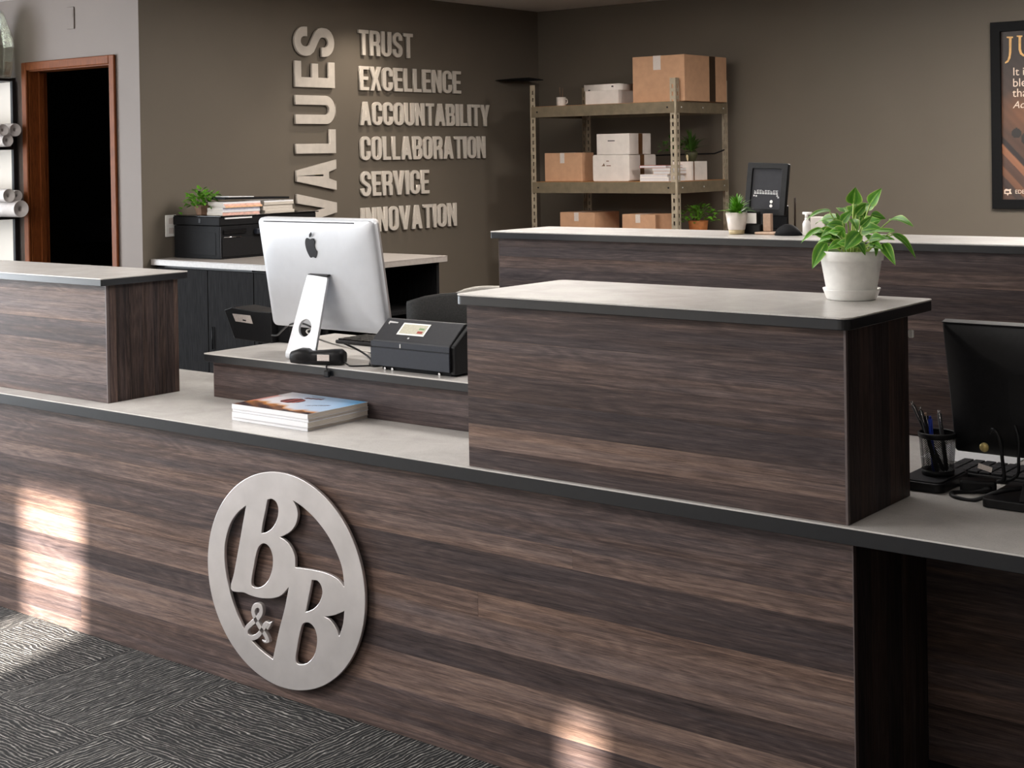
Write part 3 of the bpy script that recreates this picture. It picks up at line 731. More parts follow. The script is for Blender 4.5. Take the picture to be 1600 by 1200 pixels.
for i, p in enumerate(bend):
    tdir = (bend[min(i+1, len(bend)-1)]-bend[max(i-1, 0)]); tdir.x = 0; tdir.normalize(); nn = Vector((0, -tdir.z, tdir.y))
    hw = .0662
    ring_ = [b.verts.new((A0.x+sx_*hw, p.y+nn.y*.0045*k, max(p.z+nn.z*.0045*k, H4+.0003))) for sx_, k in ((-1, -1), (1, -1), (1, 1), (-1, 1))]
    if prev:
        for q in range(4):
            f = b.faces.new((prev[q], prev[(q+1) % 4], ring_[(q+1) % 4], ring_[q]))
    else: b.faces.new(ring_)
    prev = ring_
b.faces.new(prev); bmesh.ops.recalc_face_normals(b, faces=b.faces)
obj('stand', b, 'alu', pc)
b = BM(); box(b, -.045, .045, -.004, .010, -.003, .003, .001)
xf(b, Matrix.Translation(A1+Vector((0, .0, .002))) @ Matrix.Rotation(TILT, 4, 'X')); obj('hinge', b, 'charcoal', pc)

# card terminal at the left end of the riser
ct = thing('card_terminal', 'black tapered card terminal with white sticker beside the silver computer', 'card terminal', (-3.78, .65, H4))
YC = .62
f = [U(u, v, Y=YC) for u, v in ((350, 484), (362, 480), (393, 486), (423, 488), (425, 538), (394, 533), (366, 529))]
b = BM(); prism(b, [(p.x, p.z) for p in f], XZ, YC, YC+.11, .003, 2); obj('housing', b, 'black', ct)
g = [U(u, v, Y=YC+.03) for u, v in ((420, 486), (450, 490), (452, 545), (424, 539))]
b = BM(); prism(b, [(p.x, max(p.z, H4+.001)) for p in g], XZ, YC+.03, YC+.14, .003, 2); obj('printer_body', b, 'black_matte', ct)
g = [U(u, v, Y=YC-.001) for u, v in ((363, 490), (391, 493), (395, 506), (368, 502))]
b = BM(); prism(b, [(p.x, p.z) for p in g], XZ, YC-.0012, YC-.0002); st_ = obj('sticker', b, 'tape_light', ct)
g = [U(u, v, Y=YC-.002) for u, v in ((379, 499), (384, 500), (384, 502), (379, 501))]
b = BM(); prism(b, [(p.x, p.z) for p in g], XZ, YC-.0018, YC-.0013); obj('print_mark', b, 'black', st_)
f0 = U(393, 537, Y=YC+.02); f1 = U(423, 540, Y=YC+.02)
b = BM(); box(b, max(f0.x, -3.755), f1.x+.01, YC+.01, YC+.06, H4+.0005, min(f0.z, f1.z)+.012 if min(f0.z, f1.z)+.012 > H4+.004 else H4+.012, .001); obj('foot', b, 'white', ct)

# handheld scanner lying on the riser edge
hs = thing('handheld_scanner', 'black handheld device with white sticker lying before the computer stand', 'scanner', (-3.25, .36, H4))
p0, p1 = U(468, 562, Z=H4+.02), U(545, 556, Z=H4+.02)
p0 = Vector((-3.315, .318, H4+.0165)); p1 = Vector((-3.165, .378, H4+.0175))
d = (p1-p0); ang = math.atan2(d.y, d.x)
HM = Matrix.Translation(p0+Vector((-.012, -.002, .0065))) @ Matrix.Rotation(ang, 4, 'Z') @ Matrix.Diagonal((1.12, 1.25, 1.38, 1))
b = BM(); bl = d.length
for (x, hw, hh) in (): pass
prev = None
for x, hw, h0, h1 in ((0, .012, -.008, .006), (.004, .018, -.014, .012), (.03, .022, -.016, .019), (.05, .021, -.016, .018), (.06, .018, -.016, .013), (.075, .018, -.016, .014), (.13, .021, -.016, .018), (bl-.012, .021, -.016, .018), (bl-.002, .016, -.014, .012), (bl, .010, -.008, .006)):
    ring_ = [b.verts.new((x, y, z)) for y, z in rrect(-hw, hw, h0, h1, min(hw, (h1-h0)/2)*.7, 3)]
    if prev:
        k = len(ring_)
        for i in range(k):
            fc = b.faces.new((prev[i], prev[(i+1) % k], ring_[(i+1) % k], ring_[i])); fc.smooth = True
    else: b.faces.new(ring_)
    prev = ring_
b.faces.new(prev); bmesh.ops.recalc_face_normals(b, faces=b.faces); xf(b, HM); obj('grip', b, 'black', hs)
b = BM(); box(b, .088, .124, -.0222, -.0212, -.006, .008, .0003); xf(b, HM); obj('sticker', b, 'tape_light', hs)
b = BM(); box(b, -.001, .002, -.012, .012, -.006, .006, .001); xf(b, HM); obj('lens', b, 'black_gloss', hs)

# document scanner
ds = thing('check_scanner', 'boxy dark document scanner with sloped top and small display on riser', 'scanner', (-2.86, .45, H4))
sx0, sx1 = -3.028, -2.716; sy0, sy1 = .365, .60
zA = U(590, 531, Y=sy0).z; zR = U(604, 497, Y=sy0+.07).z
prof = [(sy0, H4+.014), (sy0, zA-.012), (sy0+.004, zA), (sy0+.072, zR), (sy0+.085, zR), (sy1-.03, zA+.01), (sy1, zA-.04), (sy1, H4+.014)]
b = BM(); prism(b, prof, YZ, sx0, sx1-.004, .003, 2); obj('housing', b, 'charcoal', ds)
b = BM(); box(b, sx0-.002, sx1, sy0-.004, sy0-.0003, H4+.014, zA-.022, .0012); obj('front_cover', b, 'navy', ds)
b = BM(); box(b, sx0-.002, sx1, sy0-.003, sy0-.0003, zA-.020, zA-.003, .0012); obj('front_strip', b, 'navy', ds)
prof2 = [(sy0+.006, H4+.006), (sy0+.006, zA-.002), (sy0+.076, zR-.006), (sy1-.03, zA), (sy1-.006, zA-.045), (sy1-.006, H4+.006)]
b = BM(); prism(b, prof2, YZ, sx1-.0035, sx1+.014, .004, 2); obj('side_cheek', b, 'black', ds)
b = BM(); box(b, sx0+.03, sx1-.004, sy0+.012, sy1-.02, H4+.0006, H4+.0135, .003); obj('foot_tray', b, 'black_matte', ds)
for x in (sx0+.075, sx1-.05, sx0+.045):
    b = BM(); tube(b, [(x, sy0+.008, H4+.005), (x, sy0+.014, H4+.005)], .004, 8); obj('foot_clip', b, 'chrome', ds)
sl = Vector((0, .068, zR-zA)); sl.normalize(); sn = Vector((0, -sl.z, sl.y))
O = Vector((sx0, sy0+.004, zA))
def onslope(poly, off, th):
    bb = BM(); va = [bb.verts.new(O+Vector((x, 0, 0))+sl*s_+sn*off) for x, s_ in poly]; vb = [bb.verts.new(O+Vector((x, 0, 0))+sl*s_+sn*(off+th)) for x, s_ in poly]
    bb.faces.new(va); bb.faces.new(list(reversed(vb))); n = len(poly)
    for i in range(n): bb.faces.new((va[i], va[(i+1) % n], vb[(i+1) % n], vb[i]))
    bmesh.ops.recalc_face_normals(bb, faces=bb.faces); return bb
SLN = math.hypot(.068, zR-zA)
dsp = obj('display', onslope([(.080, SLN*.30), (.188, SLN*.30), (.188, SLN*.84), (.080, SLN*.84)], .0002, .0012), 'white', ds)
obj('display_pane', onslope([(.086, SLN*.36), (.182, SLN*.36), (.182, SLN*.78), (.086, SLN*.78)], .0014, .0004), 'lcd', dsp)
obj('display_mark', onslope([(.155, SLN*.40), (.176, SLN*.40), (.176, SLN*.50), (.155, SLN*.50)], .0018, .0003), 'red', dsp)
obj('display_mark', onslope([(.155, SLN*.56), (.176, SLN*.56), (.176, SLN*.64), (.155, SLN*.64)], .0018, .0003), 'green_print', dsp)
obj('maker_mark', onslope([(.018, SLN*.78), (.024, SLN*.72), (.024, SLN*.80), (.055, SLN*.80), (.055, SLN*.85), (.018, SLN*.88)], .0003, .0005), 'mark', ds)
obj('power_light', onslope([(.133, SLN*.14), (.139, SLN*.14), (.139, SLN*.20), (.133, SLN*.20)], .0003, .0005), 'mark', ds)
b = BM(); box(b, sx0+.118, sx0+.122, sy0-.0046, sy0-.002, zA-.018, zA-.006); obj('latch', b, 'mark', ds)

# keyboard seen behind the computer stand
kb = thing('keyboard', 'dark keyboard lying behind the silver computer stand', 'keyboard', (-3.35, .80, H4))
b = BM(); box(b, -3.56, -3.13, .735, .885, H4+.0005, H4+.012, .003); obj('case', b, 'charcoal', kb)
b = BM()
for i in range(14):
    for j in range(5): box(b, -3.55+i*.030, -3.55+i*.030+.026, .742+j*.028, .742+j*.028+.024, H4+.012, H4+.017)
obj('keys', b, 'black', kb, kind='stuff')

# cables on the riser
def cable(name, label, pts, r, mat, group=None):
    b = BM(); tube(b, spline(pts, 7), r, 7); o = obj(name, b, mat); return tag(o, label, 'cable', group)
zc = H4+.0035
cable('power_cable', 'white cable running from the round hole in the computer stand', [(-3.352, .43, 1.005), (-3.345, .40, .995), (-3.31, .44, .965), (-3.28, .56, .925), (-3.20, .60, zc), (-3.10, .54, zc), (-3.075, .50, zc)], .0028, 'grey_cable')
cable('data_cable', 'black cable rising from the card terminal into the stand hole', [(-3.735, .605, .938), (-3.68, .58, .945), (-3.60, .53, .972), (-3.52, .49, 1.0), (-3.43, .46, 1.012), (-3.36, .44, 1.005)], .0032, 'black')
cable('data_cable', 'black cable curving over the riser towards the document scanner', [(-3.30, .52, .95), (-3.26, .55, .925), (-3.20, .53, zc), (-3.13, .47, zc), (-3.085, .42, zc), (-3.06, .43, zc)], .0035, 'black')
cable('scanner_cable', 'thin black coiled lead trailing from the handheld device', [(-3.163, .372, H4+.014), (-3.14, .375, zc), (-3.11, .36, zc), (-3.075, .39, zc), (-3.045, .42, zc), (-3.06, .46, zc), (-3.11, .50, zc), (-3.16, .52, zc)], .0026, 'black')
cable('data_cable', 'black wire loop farther back on the riser beneath the computer', [(-3.24, .66, zc), (-3.18, .62, zc), (-3.12, .62, zc), (-3.09, .58, zc), (-3.06, .56, zc), (-3.04, .60, zc)], .003, 'black')
cable('data_cable', 'black cable bundle crossing the riser left of the document scanner', [(-3.27, .60, zc+.003), (-3.21, .57, zc+.004), (-3.15, .515, zc+.004), (-3.11, .45, zc+.004), (-3.075, .405, zc+.002), (-3.05, .40, zc), (-3.035, .44, zc)], .0038, 'black')
cable('white_cable', 'second white lead curling on the riser beside the document scanner', [(-3.25, .60, zc), (-3.19, .585, zc), (-3.13, .60, zc), (-3.08, .52, zc), (-3.06, .48, zc)], .0026, 'grey_cable')
b = BM(); tube(b, spline([(-3.19, .345, zc), (-3.185, .33, zc), (-3.18, .322, H4-.002), (-3.175, .3215, H4-.012)], 5), .0024, 7)
box(b, -3.186, -3.163, .3135, .324, H4-.030, H4-.010, .003); tag(obj('cable_plug', b, 'black'), 'small black plug hanging over the edge of the riser', 'plug')

# ================================================================== MAGAZINES ON THE LOW WORKTOP
def cover_mesh(x0, x1, y0, y1, z, fn, nx=90, ny=70):
    bm = BM(); lay = bm.loops.layers.float_color.new('print')
    g = [[bm.verts.new((x0+(x1-x0)*i/nx, y0+(y1-y0)*j/ny, z)) for i in range(nx+1)] for j in range(ny+1)]
    for j in range(ny):
        for i in range(nx):
            f_ = bm.faces.new((g[j][i], g[j][i+1], g[j+1][i+1], g[j+1][i]))
            c = fn((i+.5)/nx, (j+.5)/ny)
            for lo in f_.loops: lo[lay] = tuple(c)+(1,)
    return bm
def lerp(a, b, t): t = max(0, min(1, t)); return tuple(p+(q-p)*t for p, q in zip(a, b))
def cover(u, v):
    sky = lerp(srgb(238, 234, 238), srgb(104, 178, 232), (u*.75+v*.55-.45)*1.3+.08*math.sin(9*u+5*v))
    h = .20+.10*math.sin(u*5.2+.6)+.035*math.sin(u*17)+.02*math.sin(u*41)
    c = sky
    if v < h+.10: c = lerp(srgb(206, 150, 92), c, (v-h)/.10)
    if v < h: c = lerp(srgb(52, 38, 44), srgb(186, 122, 66), (v/h)**2.2+.25*math.sin(u*23+v*31))
    if u < .10 and v < .75 and v > h: c = lerp(srgb(206, 120, 104), c, u/.10)
    e = ((u-.36)/.12)**2+((v-.56)/.15)**2
    if e < 1: c = lerp(srgb(168, 92, 88), srgb(72, 40, 44), .5+.5*math.sin(u*70))
    if abs(u-.46) < .10 and abs(v-.80-.25*(u-.46)) < .035: c = srgb(104, 62, 66)
    if abs(v-.90) < .02 and .34 < u < .52: c = srgb(140, 150, 164)
    if .66 < u < .84 and abs(v-(.40+.9*(u-.66))) < .018+.12*max(0, u-.74)*(u < .82): c = srgb(72, 60, 50)
    return c
z = H1+.0006; cx0, cx1, cy0, cy1 = -3.357, -3.030, .098, .346
GR = 'magazines stacked on the low worktop'
names = ['lowest white-spined magazine of the stack on the low worktop', 'second magazine from the bottom of the low worktop stack', 'magazine just beneath the sky-covered one on the low worktop', 'top magazine with blue sky and desert cover on the low worktop']
for k, th in enumerate((.0115, .0155, .0085, .0150)):
    dx, dy = [(-.004, .003), (.002, -.002), (-.002, .004), (0, 0)][k]
    t = thing('magazine', names[k], 'magazine', ((cx0+cx1)/2, (cy0+cy1)/2, z), GR)
    b = BM(); box(b, cx0+dx+.002, cx1+dx, cy0+dy+.001, cy1+dy-.001, z+.0008, z+th-.0012, .0006); obj('pages', b, 'pages', t)
    b = BM(); box(b, cx0+dx, cx1+dx+.001, cy0+dy-.0012, cy1+dy, z, z+.0007); obj('back_cover', b, 'paper', t)
    b = BM(); box(b, cx0+dx, cx1+dx+.001, cy0+dy-.0012, cy0+dy+.0008, z+.0007, z+th-.0011, .0004); obj('spine', b, 'paper', t)
    b = BM(); box(b, cx0+dx, cx1+dx+.001, cy0+dy-.0012, cy1+dy, z+th-.0011, z+th-.0004); obj('front_cover', b, 'paper', t)
    if k == 3:
        obj('cover_picture', cover_mesh(cx0+dx+.001, cx1+dx, cy0+dy+.0002, cy1+dy-.001, z+th-.0002, cover), 'cover_print', t)
    z += th

# ================================================================== LARGE POTTED PLANT
def leaf_bm(base, tip, width, nrm, droop=0.0, cup=.18, n=10, petiole=None, wave=0):
    """a blade from base to tip; nrm = the way its upper face looks; droop bends it along -Z in the middle"""
    bm = BM(); uvl = bm.loops.layers.uv.new('UVMap')
    base, tip, nrm = Vector(base), Vector(tip), Vector(nrm)
    ax = (tip-base); ln_ = ax.length; ax.normalize(); nrm = (nrm-ax*nrm.dot(ax)).normalized(); sd = ax.cross(nrm)
    M_ = 6; rows = []
    for i in range(n+1):
        t = i/n; c = base+ax*ln_*t+nrm*droop*ln_*math.sin(PI*t)
        pw = (math.sin(PI*min(1, t**.62)))**.85*(1-.25*t) if 0 < t < 1 else 0.0
        hw = width/2*pw*1.12
        row = []
        for j in range(M_+1):
            s_ = j/M_*2-1
            row.append(bm.verts.new(c+sd*hw*s_+nrm*(cup*hw*(abs(s_)**1.5)+wave*width*math.sin(t*11+s_*2)*abs(s_))))
        rows.append(row)
    for i in range(n):
        for j in range(M_):
            try: f_ = bm.faces.new((rows[i][j], rows[i][j+1], rows[i+1][j+1], rows[i+1][j]))
            except ValueError: continue
            f_.smooth = True
            for lo, (a, c_) in zip(f_.loops, ((j, i), (j+1, i), (j+1, i+1), (j, i+1))): lo[uvl].uv = (a/M_, c_/n)
    bmesh.ops.remove_doubles(bm, verts=[v for r_ in (rows[0], rows[-1]) for v in r_], dist=1e-5)
    if petiole is not None:
        tube(bm, spline([Vector(petiole), (Vector(petiole)*.45+base*.55)+Vector((0, 0, .008)), base+ax*.004], 4), .0017, 5, radii=None)
    return bm
PX, PY, PZ = -1.462, .352, 1.1986
pl = thing('potted_plant', 'leafy green plant with pale-edged leaves in a white pot on raised counter', 'potted plant', (PX, PY, PZ))
b = BM(); lathe(b, [(0, .0005), (.0555, .0005), (.058, .003), (.0655, .0235), (.0665, .026), (.0645, .026), (.060, .010), (.052, .006), (0, .006)], (PX, PY, PZ), 48); obj('saucer', b, 'white', pl)
b = BM(); lathe(b, [(0, .0065), (.051, .0065), (.053, .009), (.0575, .020), (.0695, .091), (.0735, .0915), (.0755, .112), (.0762, .1145), (.0740, .1148), (.0725, .112), (.071, .106), (.066, .090), (0, .088)], (PX, PY, PZ), 48); obj('pot', b, 'white', pl)
b = BM(); lathe(b, [(0, .103), (.04, .103), (.0695, .100), (.0695, .095)], (PX, PY, PZ), 24); obj('soil', b, 'soil', pl)
VIEW = (CAM-Vector((PX, PY, PZ+.15))).normalized()
ROOT = Vector((PX, PY, PZ+.098))
def P6(x, y, dd=0.0):
    """survey point on the plant: crop coordinates, dd metres nearer than the pot axis plane"""
    q = U(1200+x/6, 280+y/6, Y=PY); return q+(CAM-q).normalized()*dd
Vn = VIEW; Upv = Vector((0, 0, 1))
big = [  # base, tip, width(px in crop), nearer by (base, tip), normal mix (view, up, side), droop
    ((800, 238), (820, 74), 152, (.0, .0), (1, .1, .1), .02), ((952, 238), (1066, 84), 112, (.0, .0), (1, .2, -.3), .04),
    ((1145, 372), (1366, 448), 112, (.0, .03), (.6, 1, 0), .10), ((590, 292), (345, 392), 74, (.0, .03), (.5, 1, 0), .12),
    ((500, 455), (308, 602), 66, (.03, .06), (.7, 1, 0), .10), ((545, 590), (415, 842), 128, (.06, .08), (1, .6, 0), .12),
    ((600, 545), (455, 610), 100, (.05, .05), (.8, 1, .3), .1), ((860, 500), (714, 668), 150, (.08, .105), (1, .35, -.2), .06),
    ((870, 445), (978, 342), 72, (.06, .06), (1, .3, .4), .03), ((790, 370), (842, 492), 88, (.06, .09), (1, .5, .3), .08),
    ((830, 585), (912, 716), 96, (.08, .10), (1, .3, .5), .08), ((1080, 600), (1196, 808), 104, (.06, .08), (1, .5, -.2), .10),
    ((1170, 505), (1386, 745), 78, (.03, .05), (.6, 1, 0), .14), ((1190, 490), (955, 492), 66, (.06, .07), (.7, 1, 0), .05),
    ((965, 330), (1106, 372), 86, (-.04, -.05), (1, .3, 0), .06), ((1000, 610), (1010, 726), 60, (.08, .095), (1, .2, .8), .05),
    ((700, 590), (556, 660), 92, (.07, .09), (1, .5, .2), .14), ((700, 440), (535, 432), 110, (.04, .05), (.9, .6, 0), .08),
    ((690, 400), (790, 292), 92, (.0, .0), (1, .2, -.2), .04), ((820, 330), (920, 228), 96, (.02, .0), (1, .3, .3), .06),
    ((900, 440), (1060, 380), 150, (.02, .02), (1, .4, 0), .05), ((880, 480), (1075, 470), 140, (.03, .04), (1, .5, 0), .06),
    ((730, 500), (560, 500), 120, (.05, .06), (.9, .7, 0), .10), ((900, 590), (760, 640), 90, (.07, .09), (1, .6, 0), .06),
    ((950, 560), (1110, 560), 110, (.06, .07), (1, .7, 0), .06), ((700, 470), (640, 310), 70, (.0, -.02), (1, .2, .5), .05),
    ((1020, 560), (1190, 570), 80, (.05, .06), (.8, 1, 0), .08), ((690, 540), (700, 470), 80, (.06, .08), (1, .3, 0), .06),
    ((960, 600), (1080, 660), 90, (.07, .09), (1, .5, 0), .08), ((640, 560), (470, 520), 90, (.03, .02), (1, .5, 0), .1),
    ((900, 360), (880, 300), 80, (-.03, -.04), (1, .1, 0), .03), ((780, 600), (640, 600), 90, (.075, .085), (1, .5, 0), .07)]
side = Vector((RT.x, RT.y, 0)).normalized()
PXM = (U(1341, 380, Y=PY)-U(1340, 380, Y=PY)).length/6*.78
for (ba, ti, wpx, (da, dt), (mv, mu, ms), dr_) in big:
    B_, T_ = P6(*ba, da), P6(*ti, dt)
    nrm = Vn*mv+Upv*mu+side*ms
    pet = ROOT+Vector(((B_.x-ROOT.x)*.25, (B_.y-ROOT.y)*.25, 0))
    o = obj('leaf', leaf_bm(B_, T_, wpx*PXM*1.2, nrm, dr_, .22, 12, pet, .03), 'leaf', pl)
for k in range(22):       # leaves on the far side and inside
    a = random.uniform(.1*PI, 1.15*PI)+math.radians(10); rr = random.uniform(.045, .10); zz = random.uniform(.125, .215)
    B_ = ROOT+Vector((math.cos(a)*rr*.4, math.sin(a)*rr*.4, zz-.10)); T_ = ROOT+Vector((math.cos(a)*rr, math.sin(a)*rr, zz-.098+random.uniform(-.03, .02)))
    obj('leaf', leaf_bm(B_, T_, random.uniform(.035, .05), Vector((math.cos(a)*.4, math.sin(a)*.4, 1))-VIEW*-.4, .1, .2, 9, ROOT, .03), 'leaf', pl)

# ================================================================== RIGHT DESK
pt = thing('pen_tray', 'black square-cornered desk tray under the mesh pen cup', 'tray', (-1.315, .47, H1))
b = BM(); prism(b, rrect(-1.372, -1.262, .382, .560, .02, 6), XY, H1+.0006, H1+.022, .003, 2); obj('base', b, 'black', pt)
b = BM(); prism(b, rrect(-1.366, -1.268, .388, .554, .018, 6), XY, H1+.0221, H1+.0255, .001); obj('top_plate', b, 'charcoal', pt)
CP = Vector((-1.306, .470, H1+.026)); CR0, CR1, CH = .036, .042, .098
pcup = thing('pen_cup', 'black wire mesh pen cup standing on the desk tray', 'pen cup', CP)
b = BM(); NSEG, NV = 46, 30
g = [[b.verts.new(CP+Vector(((CR0+(CR1-CR0)*j/NV)*math.cos(2*PI*(k+.5*(j % 2))/NSEG), (CR0+(CR1-CR0)*j/NV)*math.sin(2*PI*(k+.5*(j % 2))/NSEG), .012+(CH-.022)*j/NV))) for k in range(NSEG)] for j in range(NV+1)]
for j in range(0, NV-1, 1):
    for k in range(NSEG):
        a_, c_ = (k, (k+1) % NSEG)
        if j % 2 == 0 and j+2 <= NV: b.faces.new((g[j][k], g[j+1][k], g[j+2][k], g[j+1][k-1]))
        elif j % 2 == 1 and j+2 <= NV: b.faces.new((g[j][k], g[j+1][(k+1) % NSEG], g[j+2][k], g[j+1][k]))
bmesh.ops.wireframe(b, faces=b.faces, thickness=.0017, use_replace=True, use_even_offset=False)
obj('mesh_wall', b, 'black', pcup, kind='stuff')
b = BM(); lathe(b, [(0, .0005), (CR0+.001, .0005), (CR0+.002, .013), (CR0-.001, .013), (CR0-.002, .003), (0, .003)], CP, 32); obj('base', b, 'black', pcup)
b = BM(); lathe(b, [(CR1-.0015, CH-.012), (CR1+.0015, CH-.011), (CR1+.003, CH), (CR1, CH+.002), (CR1-.002, CH)], CP, 36); obj('rim', b, 'black', pcup)
pens = [((1424, 627), 'black', 'black pen with chrome tip leaning farthest over in the cup', 'chrome', (.010, .012)), ((1437, 636), 'black', 'black pen with bright clip standing in the cup', 'chrome', (.004, -.012)),
        ((1446, 645), 'black', 'black pen with beige end in the mesh cup', 'beige', (-.004, .006)), ((1453, 650), 'blue', 'blue pen standing in the mesh cup', 'blue', (-.008, -.004)), ((1467, 641), 'charcoal', 'slim grey pen at the back of the mesh cup', 'chrome', (.014, .018))]
for (px, py), mt, lab, tipm, off in pens:
    top = U(px, py, Y=CP.y+(.02 if px > 1460 else -.004)); bot = CP+Vector((off[0], off[1], .005))
    t = thing('pen', lab, 'pen', bot, 'pens in the mesh cup')
    dv = (top-bot); b = BM(); tube(b, [bot, bot+dv*.04, bot+dv*.95], .005, 10, radii=[.0015, .005, .005]); obj('barrel', b, mt, t)
    b = BM(); tube(b, [bot+dv*.951, bot+dv], .003, 8); obj('cap', b, tipm, t)
    b = BM(); q = bot+dv*.72+Vector((.003, -.0045, 0)); tube(b, [q, bot+dv*.955+Vector((.002, -.0045, 0))], .0012, 6); obj('clip', b, 'chrome' if mt != 'blue' else 'blue', t)
b = BM(); box(b, -1.46, -1.235, .735, .985, H1+.0005, H1+.0025); tag(obj('paper_sheet', b, 'paper'), 'white sheet of paper lying behind the pen cup', 'paper')
# monitor seen from behind
mo = thing('monitor', 'black computer monitor seen from behind on the low desk', 'monitor', (-1.0, .42, H1))
MZ0, MZ1 = .842, 1.150; MT = math.radians(13)
MM = Matrix.Translation((-1.0, .487, MZ0)) @ Matrix.Rotation(MT, 4, 'X')
MH = (MZ1-MZ0)/math.cos(MT)
b = BM(); loops(b, [(.54, 0, MH, .008, .018), (.54, 0, MH, .008, .002), (.53, .006, MH-.006, .008, -.004), (.40, .05, MH-.06, .02, -.022), (.24, .09, MH-.10, .03, -.034)]); xf(b, MM); obj('rear_shell', b, 'black', mo)
b = BM(); box(b, -.262, .262, .0182, .020, .014, MH-.008); xf(b, MM); obj('screen', b, 'screen', mo)
b = BM(); box(b, -.27, .27, -.004, .0195, MH-.0005, MH+.0018, .0006); xf(b, MM); obj('top_trim', b, 'charcoal', mo)
b = BM(); box(b, -1.045, -.955, .400, .425, H1+.019, 1.00, .008, 2); obj('neck', b, 'black', mo)
b = BM(); prism(b, rrect(-1.150, -.85, .322, .52, .012, 4), XY, H1+.0006, H1+.020, .004, 2); obj('base', b, 'black', mo)
b = BM(); prism(b, [(.325, H1+.0202), (.43, H1+.0202), (.43, H1+.11), (.40, H1+.11)], YZ, -1.07, -.93, .003); obj('gusset', b, 'black', mo)
# keyboard, adapter, cables
k2 = thing('keyboard', 'black keyboard lying under the black monitor on the desk', 'keyboard', (-1.1, .64, H1))
b = BM(); box(b, -1.335, -.90, .56, .70, H1+.0006, H1+.016, .004, 2); obj('case', b, 'black', k2)
b = BM()
for i in range(15):
    for j in range(5): box(b, -1.328+i*.028, -1.328+i*.028+.024, .568+j*.026, .568+j*.026+.022, H1+.016, H1+.022, .001)
obj('keys', b, 'charcoal', k2, kind='stuff')
pa = thing('power_adapter', 'black power brick lying among the monitor cables', 'power adapter', (-1.19, .43, H1))
b = BM(); box(b, -.04, .04, -.022, .022, .0006, .030, .006, 2); xf(b, Matrix.Translation((-1.205, .455, H1)) @ Matrix.Rotation(.35, 4, 'Z')); obj('brick', b, 'black', pa)
zd = H1+.004
cable('monitor_cable', 'thick black cable looping on the desk beside the monitor base', [(-1.17, .44, zd+.012), (-1.215, .43, zd), (-1.245, .40, zd), (-1.225, .365, zd), (-1.18, .36, zd), (-1.13, .375, H1+.026), (-1.08, .41, H1+.035)], .005, 'black')
cable('monitor_cable', 'black cable hanging from the back of the black monitor', [(-1.165, .425, .905), (-1.150, .405, .918), (-1.135, .400, .90), (-1.13, .402, .85), (-1.128, .405, .81), (-1.145, .41, .80)], .0042, 'black')
cable('monitor_cable', 'short black lead with metal plug below the monitor back', [(-1.105, .415, .93), (-1.095, .408, .90), (-1.095, .405, .86), (-1.10, .41, .82), (-1.13, .42, .80)], .0036, 'black')
cable('monitor_cable', 'thin grey wire lying across the desk by the pen tray', [(-1.30, .60, zd-.001), (-1.30, .54, zd-.001), (-1.275, .49, zd-.001), (-1.24, .485, zd-.001), (-1.21, .50, zd), (-1.19, .52, zd)], .003, 'black')
b = BM(); p = U(1540, 698, Y=.42); lathe(b, [(0, -.0015), (.0105, -.0015), (.0105, .0015), (0, .0015)], (0, 0, 0), 20); xf(b, Matrix.Translation((p.x, .412, p.z)) @ Matrix.Rotation(PI/2, 4, 'X'))
tag(obj('cable_tag', b, 'brass'), 'round pale yellow tag on the monitor cable', 'tag')

p = U(1539, 731, Y=.398); b = BM(); box(b, p.x-.016, p.x+.016, .3975, .3988, p.z-.006, p.z+.006, .0004)
xf(b, Matrix.Translation(p) @ Matrix.Rotation(math.radians(12), 4, 'Y') @ Matrix.Translation(-p))
tag(obj('cable_label', b, 'tape_light'), 'white label wrapped on a lead under the black monitor', 'label')

# ================================================================== REAR COUNTER OBJECTS
def tuft(parent, c, n, lmin, lmax, spread, wd_, mat='leaf_small', up=1.0, seed=1):
    rnd = random.Random(seed)
    for k in range(n):
        a = rnd.uniform(0, 2*PI); e = rnd.uniform(.15, 1)
        dv = Vector((math.cos(a)*spread*e, math.sin(a)*spread*e, up*(1.15-e*.8))).normalized()
        ln_ = rnd.uniform(lmin, lmax)
        B_ = Vector(c)+dv*ln_*.12; T_ = Vector(c)+dv*ln_+Vector((0, 0, -ln_*.25*e))
        obj('leaf', leaf_bm(B_, T_, wd_*rnd.uniform(.7, 1.2), Vector((-.1*math.cos(a), -.1*math.sin(a), 1)), .12, .2, 5, c), mat, parent)
def bushy(parent, c, n, rx, rz, ls, mat, seed=1, stalks=7):
    """many small leaves on a few stalks"""
    rnd = random.Random(seed)
    b = BM()
    for k in range(stalks):
        a = 2*PI*k/stalks+rnd.uniform(-.3, .3); e = rnd.uniform(.3, 1)
        tip = Vector(c)+Vector((math.cos(a)*rx*e, math.sin(a)*rx*e, rz*rnd.uniform(.6, 1)))
        tube(b, spline([c, (Vector(c)+tip)/2+Vector((0, 0, rz*.15)), tip], 3), .0012, 5)
    obj('stalks', b, 'stem', parent)
    for k in range(n):
        a = rnd.uniform(0, 2*PI); e = rnd.random()**.6; z_ = rnd.uniform(-.05, 1)*rz*(1-.45*e*e)
        p = Vector(c)+Vector((math.cos(a)*rx*e, math.sin(a)*rx*e, z_))
        dv = Vector((math.cos(a), math.sin(a), rnd.uniform(-.7, .8))).normalized()
        obj('leaf', leaf_bm(p, p+dv*ls*rnd.uniform(.8, 1.4), ls*.62, Vector((rnd.uniform(-.4, .4), rnd.uniform(-.6, .2), 1)), .1, .2, 4), mat, parent)
q = U(1150, 358, Z=H5); SP = Vector((q.x, q.y, H5))
SP.y = 1.13; SP.x = U(1151, 350, Y=1.13).x
sp_ = thing('potted_plant', 'small grassy green plant in a white pot beside the black framed sign', 'potted plant', SP)
pr = abs(U(1170, 320, Y=1.13).x-U(1135, 320, Y=1.13).x)/2*.86
